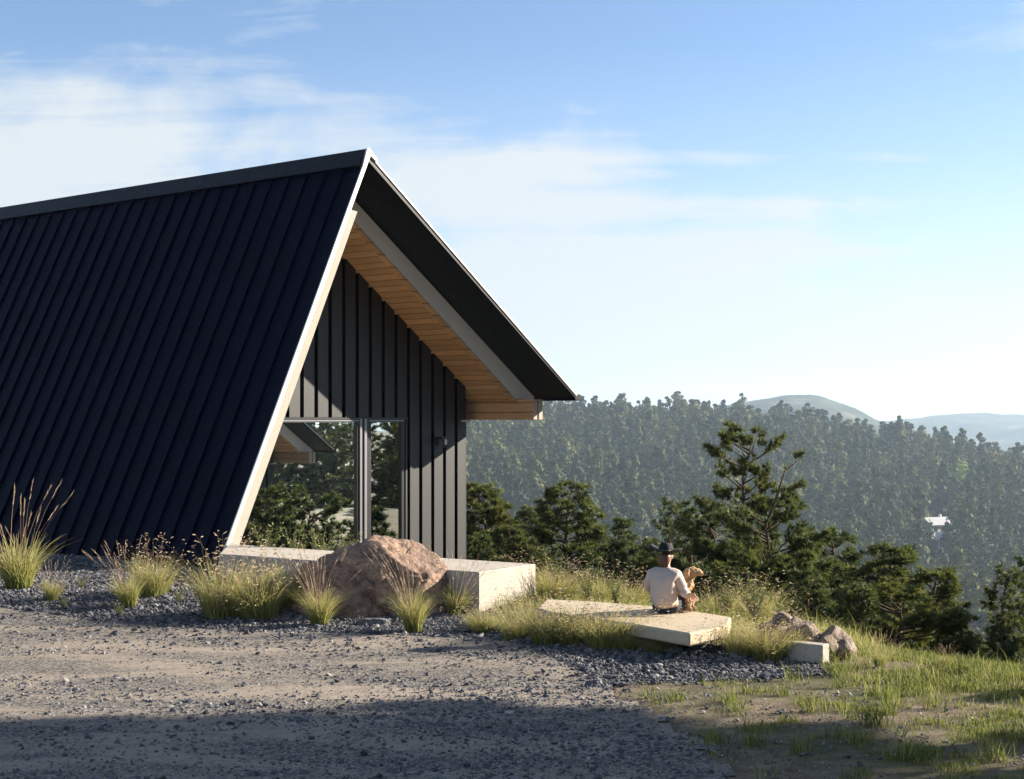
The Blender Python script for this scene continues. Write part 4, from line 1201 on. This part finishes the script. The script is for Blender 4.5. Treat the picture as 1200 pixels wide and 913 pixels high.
def fingers(w, d, side):
    b = Vector(V[w]); d = Vector(d).normalized(); s = Vector((side, 0, 0)); s = (s-d*s.dot(d)).normalized(); up = Vector((0, 0, -1))
    for k, L in enumerate((.060, .070, .066, .052)):
        o_ = b+s*(k-1.5)*.021
        chain(w, [tuple(o_+d*.03), tuple(o_+d*(.03+L*.5)+up*.006), tuple(o_+d*(.03+L)+up*.022)], [.010, .009, .007])
    chain(w, [tuple(b-s*.040+d*.005), tuple(b-s*.052+d*.035)], [.011, .008])
fingers(rh, (.75, .35, -.45), -1); fingers(lh, (.3, .9, -.2), 1)
chain(0, [(.10, .08, .10), (.16, .42, .16), (.15, .50, -.12), (.14, .52, -.28), (.14, .62, -.32)], [.105, .070, .055, .04, .035])
chain(0, [(-.10, .08, .10), (-.14, .42, .14), (-.13, .50, -.12), (-.12, .52, -.28), (-.12, .62, -.32)], [.105, .070, .055, .04, .035])
# face
skin('body', V, E, Rd, SKINM, person)
def shell(name, pts, chains, m):
    global V, E, Rd
    V, Rd, E = [p for p, r in pts], [r for p, r in pts], [(i, i+1) for i in range(len(pts)-1)]
    for b, p_, r_ in chains: chain(b, p_, r_)
    return skin(name, V, E, Rd, m, person)
sh = shell('shirt', [((0, -.01, .06), (.215, .17)), ((0, -.05, .26), (.205, .16)), ((0, -.055, .40), (.215, .15)), ((0, -.015, .52), (.165, .125)), ((0, .02, .585), (.075, .075))],
  [(3, [(.175, -.01, .50), (.245, .04, .33), (.29, .005, .275), (.355, -.01, .258)], [.095, .080, .066, .052]), (3, [(-.175, -.01, .50), (-.27, .07, .32), (-.21, .27, .25), (-.165, .335, .23)], [.095, .080, .066, .052])], SHIRT)
from mathutils import noise as _nz
for v_ in sh.data.vertices:
    f_ = 1-abs(_nz.noise(Vector((v_.co.x*7, v_.co.y*7, v_.co.z*13))))*2
    v_.co += v_.normal*(.012*f_-.006+.006*_nz.noise(v_.co*26))
shell('trousers', [((0, .0, .13), (.195, .155)), ((0, .03, .11), (.17, .13))],
  [(1, [(.11, .10, .11), (.165, .43, .165), (.155, .51, -.10), (.145, .525, -.25)], [.125, .088, .072, .06]), (1, [(-.11, .10, .11), (-.145, .43, .145), (-.135, .51, -.10), (-.125, .525, -.25)], [.125, .088, .072, .06])], JEAN)
# head: face details turned to the right, hair, hat
hd = (0.0, .065, .745)
mb = MB()
def blob(c, r, mbx, n=10):
    prof = [(math.sin(PI*k/8)*r[0] if 0 < k < 8 else .001, -math.cos(PI*k/8)*r[2]) for k in range(9)]
    mbx.lathe(prof, n, c, sy=r[1]/r[0])
mb = MB(); blob((.045, .155, .745), (.012, .016, .014), mb); blob((.10, .115, .75), (.008, .01, .006), mb); mb.build('nose', SKINM, person, True)
mb = MB(); blob((.03, .150, .765), (.010, .008, .007), mb); blob((-.03, .150, .765), (.010, .008, .007), mb); mb.build('eyes', mat('eye', (.03, .02, .02), .2), person, True)
mb = MB(); blob((0, .150, .705), (.022, .008, .007), mb); mb.build('mouth', mat('lips', (.40, .14, .12), .5), person, True)
mb = MB(); blob((.092, .055, .74), (.010, .02, .028), mb); blob((-.092, .055, .74), (.010, .02, .028), mb); mb.build('ears', SKINM, person, True)
V = [(0, .03, .80), (0, -.015, .72), (0, -.035, .64), (0, -.03, .60)]; Rd = [(.09, .09), (.095, .075), (.08, .05), (.05, .03)]; E = [(0, 1), (1, 2), (2, 3)]
skin('hair', V, E, Rd, HAIR, person, 0, 2, .006)
hat = empty('hat', (0, .03, .80)); hat.parent = person; hat.rotation_euler = (-.12, .10, 0)
mb = MB(); n = 28
prof = []
for j in range(n):
    t = 2*PI*j/n
    prof.append((math.cos(t), math.sin(t)))
b0 = len(mb.v)
rings = [(.095, 0), (.16, -.004), (.225, .0), (.23, .009), (.16, .008), (.095, .014)]
for (r, z) in rings:
    for (cx_, sy2) in prof: mb.v.append((cx_*r, sy2*r*1.02, z+(.060*abs(cx_)**2.2*(r/.2)**2)))
for i in range(len(rings)-1):
    for j in range(n):
        a0 = i*n+j; a1 = i*n+(j+1) % n; mb.f.append([a0, a1, a1+n, a0+n]); mb.m.append(0)
mb.build('brim', HATM, hat, True)
mb = MB(); mb.lathe([(.10, .0), (.102, .05), (.092, .10), (.075, .128), (.04, .118), (.005, .105)], 24, (0, 0, 0), sx=.95, sy=1.08); mb.build('hat_crown', HATM, hat, True)
mb = MB(); mb.lathe([(.1035, .006), (.1055, .01), (.1055, .034), (.1035, .036)], 24, (0, 0, 0), sx=.95, sy=1.08); mb.build('hat_band', mat('dark_ribbon', (.02, .018, .016), .4), hat, True)

dx, dy, _ = G(801, 718, FZ)
dog = empty('dog', (dx, dy+.12, FZ), -.35, 'golden curly haired dog sitting upright and looking right beside the person', 'dog')
dog.scale = (1.22, 1.22, 1.12)
# dog faces +x
V = [(-.16, 0, .10), (-.10, 0, .20), (0, 0, .30), (.05, 0, .38), (.09, 0, .445), (.165, 0, .435), (.215, 0, .42)]
Rd = [(.105, .10), (.105, .105), (.10, .095), (.075, .07), (.075, .078), (.045, .04), (.026, .026)]
E = [(i, i+1) for i in range(6)]
for sy in (-1, 1):
    chain(2, [(.055, sy*.06, .24), (.075, sy*.065, .13), (.08, sy*.065, .035), (.12, sy*.065, .022)], [.048, .034, .028, .026])
    chain(0, [(-.10, sy*.09, .11), (.0, sy*.12, .10), (-.05, sy*.12, .035), (.03, sy*.12, .024)], [.075, .055, .032, .028])
chain(0, [(-.24, .02, .06), (-.33, .05, .045)], [.03, .02])
dogb = skin('body', V, E, Rd, FUR, dog, 1, 3, .016)
for sy in (-1, 1):
    V = [(.075, sy*.07, .485), (.07, sy*.10, .44), (.065, sy*.105, .37)]; Rd = [(.03, .02), (.032, .02), (.022, .014)]; E = [(0, 1), (1, 2)]
    skin('ear', V, E, Rd, FUR, dog, 0, 2, .010)
mb = MB(); blob((.238, 0, .432), (.014, .014, .011), mb); mb.build('nose', mat('dog_nose', (.02, .015, .015), .3), dog, True)
mb = MB(); blob((.148, .045, .468), (.008, .008, .008), mb); blob((.148, -.045, .468), (.008, .008, .008), mb); mb.build('eyes', mat('dog_eye', (.01, .01, .01), .2), dog, True)

# ------------------------------------------------------------------ light and sky
SUNV = Vector((3.71, 1.14, 1.49)).normalized()
el = math.asin(SUNV.z); azr = math.atan2(SUNV.x, SUNV.y)
ld = bpy.data.lights.new('sun', 'SUN'); ld.energy = 5.0; ld.angle = math.radians(.5); ld.color = (1, .90, .76)
lo = bpy.data.objects.new('sun', ld); COL.objects.link(lo); lo.rotation_euler = SUNV.to_track_quat('Z', 'Y').to_euler(); lo.location = (20, 6, 30)

w = bpy.data.worlds.new('World'); scn.world = w; w.use_nodes = True; nt = w.node_tree
class WN(N):
    def __init__(s, nt): s.nt = nt
wn = WN(nt); bg = nt.nodes['Background']; bg.inputs[1].default_value = .065
sky = wn.n('ShaderNodeTexSky', sky_type='NISHITA'); sky.sun_disc = False; sky.sun_elevation = el; sky.sun_rotation = azr
sky.altitude = 2200; sky.air_density = 1.0; sky.dust_density = .25; sky.ozone_density = 1.9
dirv = wn.coord('Generated'); sep = wn.n('ShaderNodeSeparateXYZ'); wn.l(dirv, sep.inputs[0])
zc = wn.math('ADD', wn.math('MAXIMUM', sep.outputs[2], 0.0), .10)
cm = wn.n('ShaderNodeCombineXYZ'); wn.l(wn.math('DIVIDE', sep.outputs[0], zc), cm.inputs[0]); wn.l(wn.math('DIVIDE', sep.outputs[1], zc), cm.inputs[1])
n1 = wn.noise(wn.mapping(cm.outputs[0], (.55, 1.0, 1), (0, 0, .25), (3.3, 1.2, 0)), 1.1, 9, .60, .6)
n2 = wn.noise(wn.mapping(cm.outputs[0], (.5, 2.0, 1), (0, 0, .12), (1.3, 5.2, 0)), 2.2, 8, .62, .9)
n3 = wn.noise(wn.mapping(dirv, (7.5, 7.5, 17.0), (0, 0, 0), (2.2, .7, 1.9)), 1.0, 10, .62, .5)
nn = wn.math('ADD', wn.math('ADD', wn.math('MULTIPLY', n1, .22), wn.math('MULTIPLY', n2, .28)), wn.math('MULTIPLY', n3, .5))
# coverage bias by bearing and height
ys_ = wn.math('MAXIMUM', sep.outputs[1], .05)
aa = wn.math('DIVIDE', sep.outputs[0], ys_); ee = wn.math('DIVIDE', sep.outputs[2], ys_)
def gauss(px, py, rx, ry, amp):
    a0 = (px-CX)/F; e0 = (HY-py)/F; sx = rx/F; sy = ry/F
    u_ = wn.math('DIVIDE', wn.math('SUBTRACT', aa, a0), sx); v_ = wn.math('DIVIDE', wn.math('SUBTRACT', ee, e0), sy)
    r = wn.math('ADD', wn.math('MULTIPLY', u_, u_), wn.math('MULTIPLY', v_, v_))
    return wn.math('MULTIPLY', wn.math('EXPONENT', wn.math('MULTIPLY', r, -1.0)), amp)
bias = gauss(110, 150, 210, 75, .16)
for g_ in ((620, 330, 300, 90, .15), (850, 400, 800, 90, .17), (560, 205, 170, 35, .13), (800, 240, 300, 16, .17), (900, 185, 260, 12, .12), (950, 290, 300, 22, .14), (100, 230, 260, 60, .12), (1050, 120, 300, 110, -.12), (600, 40, 500, 90, -.10)):
    bias = wn.math('ADD', bias, gauss(*g_))
cv = wn.ramp(wn.math('ADD', nn, bias), [(.47, 0.0), (.54, .32), (.66, .95)])
# general haze whitening close to the horizon
hz = wn.ramp(sep.outputs[2], [(0.0, .93), (.05, .80), (.10, .50), (.17, .14), (.24, 0.0)])
fac = wn.math('MAXIMUM', cv, hz)
cl = wn.mix(fac, wn.mix(1.0, sky.outputs[0], (.86, .89, .92), 'MULTIPLY'), (3.85, 4.1, 4.25))
nt.links.new(cl, bg.inputs[0])

# haze
hb = MB(); hb.box(-5600, 5600, -900, 7200, -135, 150)
hz_m = bpy.data.materials.new('valley_haze'); hz_m.use_nodes = True; nt = hz_m.node_tree
for x in list(nt.nodes): nt.nodes.remove(x)
out = nt.nodes.new('ShaderNodeOutputMaterial'); pv = nt.nodes.new('ShaderNodeVolumePrincipled')
pv.inputs['Color'].default_value = (.62, .80, .98, 1); pv.inputs['Density'].default_value = .00016; pv.inputs['Anisotropy'].default_value = .35
nt.links.new(pv.outputs[0], out.inputs['Volume'])
ho = hb.build('haze', hz_m); tag(ho, 'thin blue morning haze filling the valley', 'haze', kind='stuff')

scn.render.engine = 'CYCLES'
scn.cycles.max_bounces = 6; scn.cycles.diffuse_bounces = 2; scn.cycles.glossy_bounces = 3; scn.cycles.transmission_bounces = 4
scn.cycles.transparent_max_bounces = 8; scn.cycles.volume_bounces = 0; scn.cycles.caustics_reflective = False; scn.cycles.caustics_refractive = False
scn.cycles.use_denoising = True
scn.view_settings.view_transform = 'Standard'; scn.view_settings.look = 'None'; scn.view_settings.exposure = 1.70; scn.view_settings.gamma = 1.0
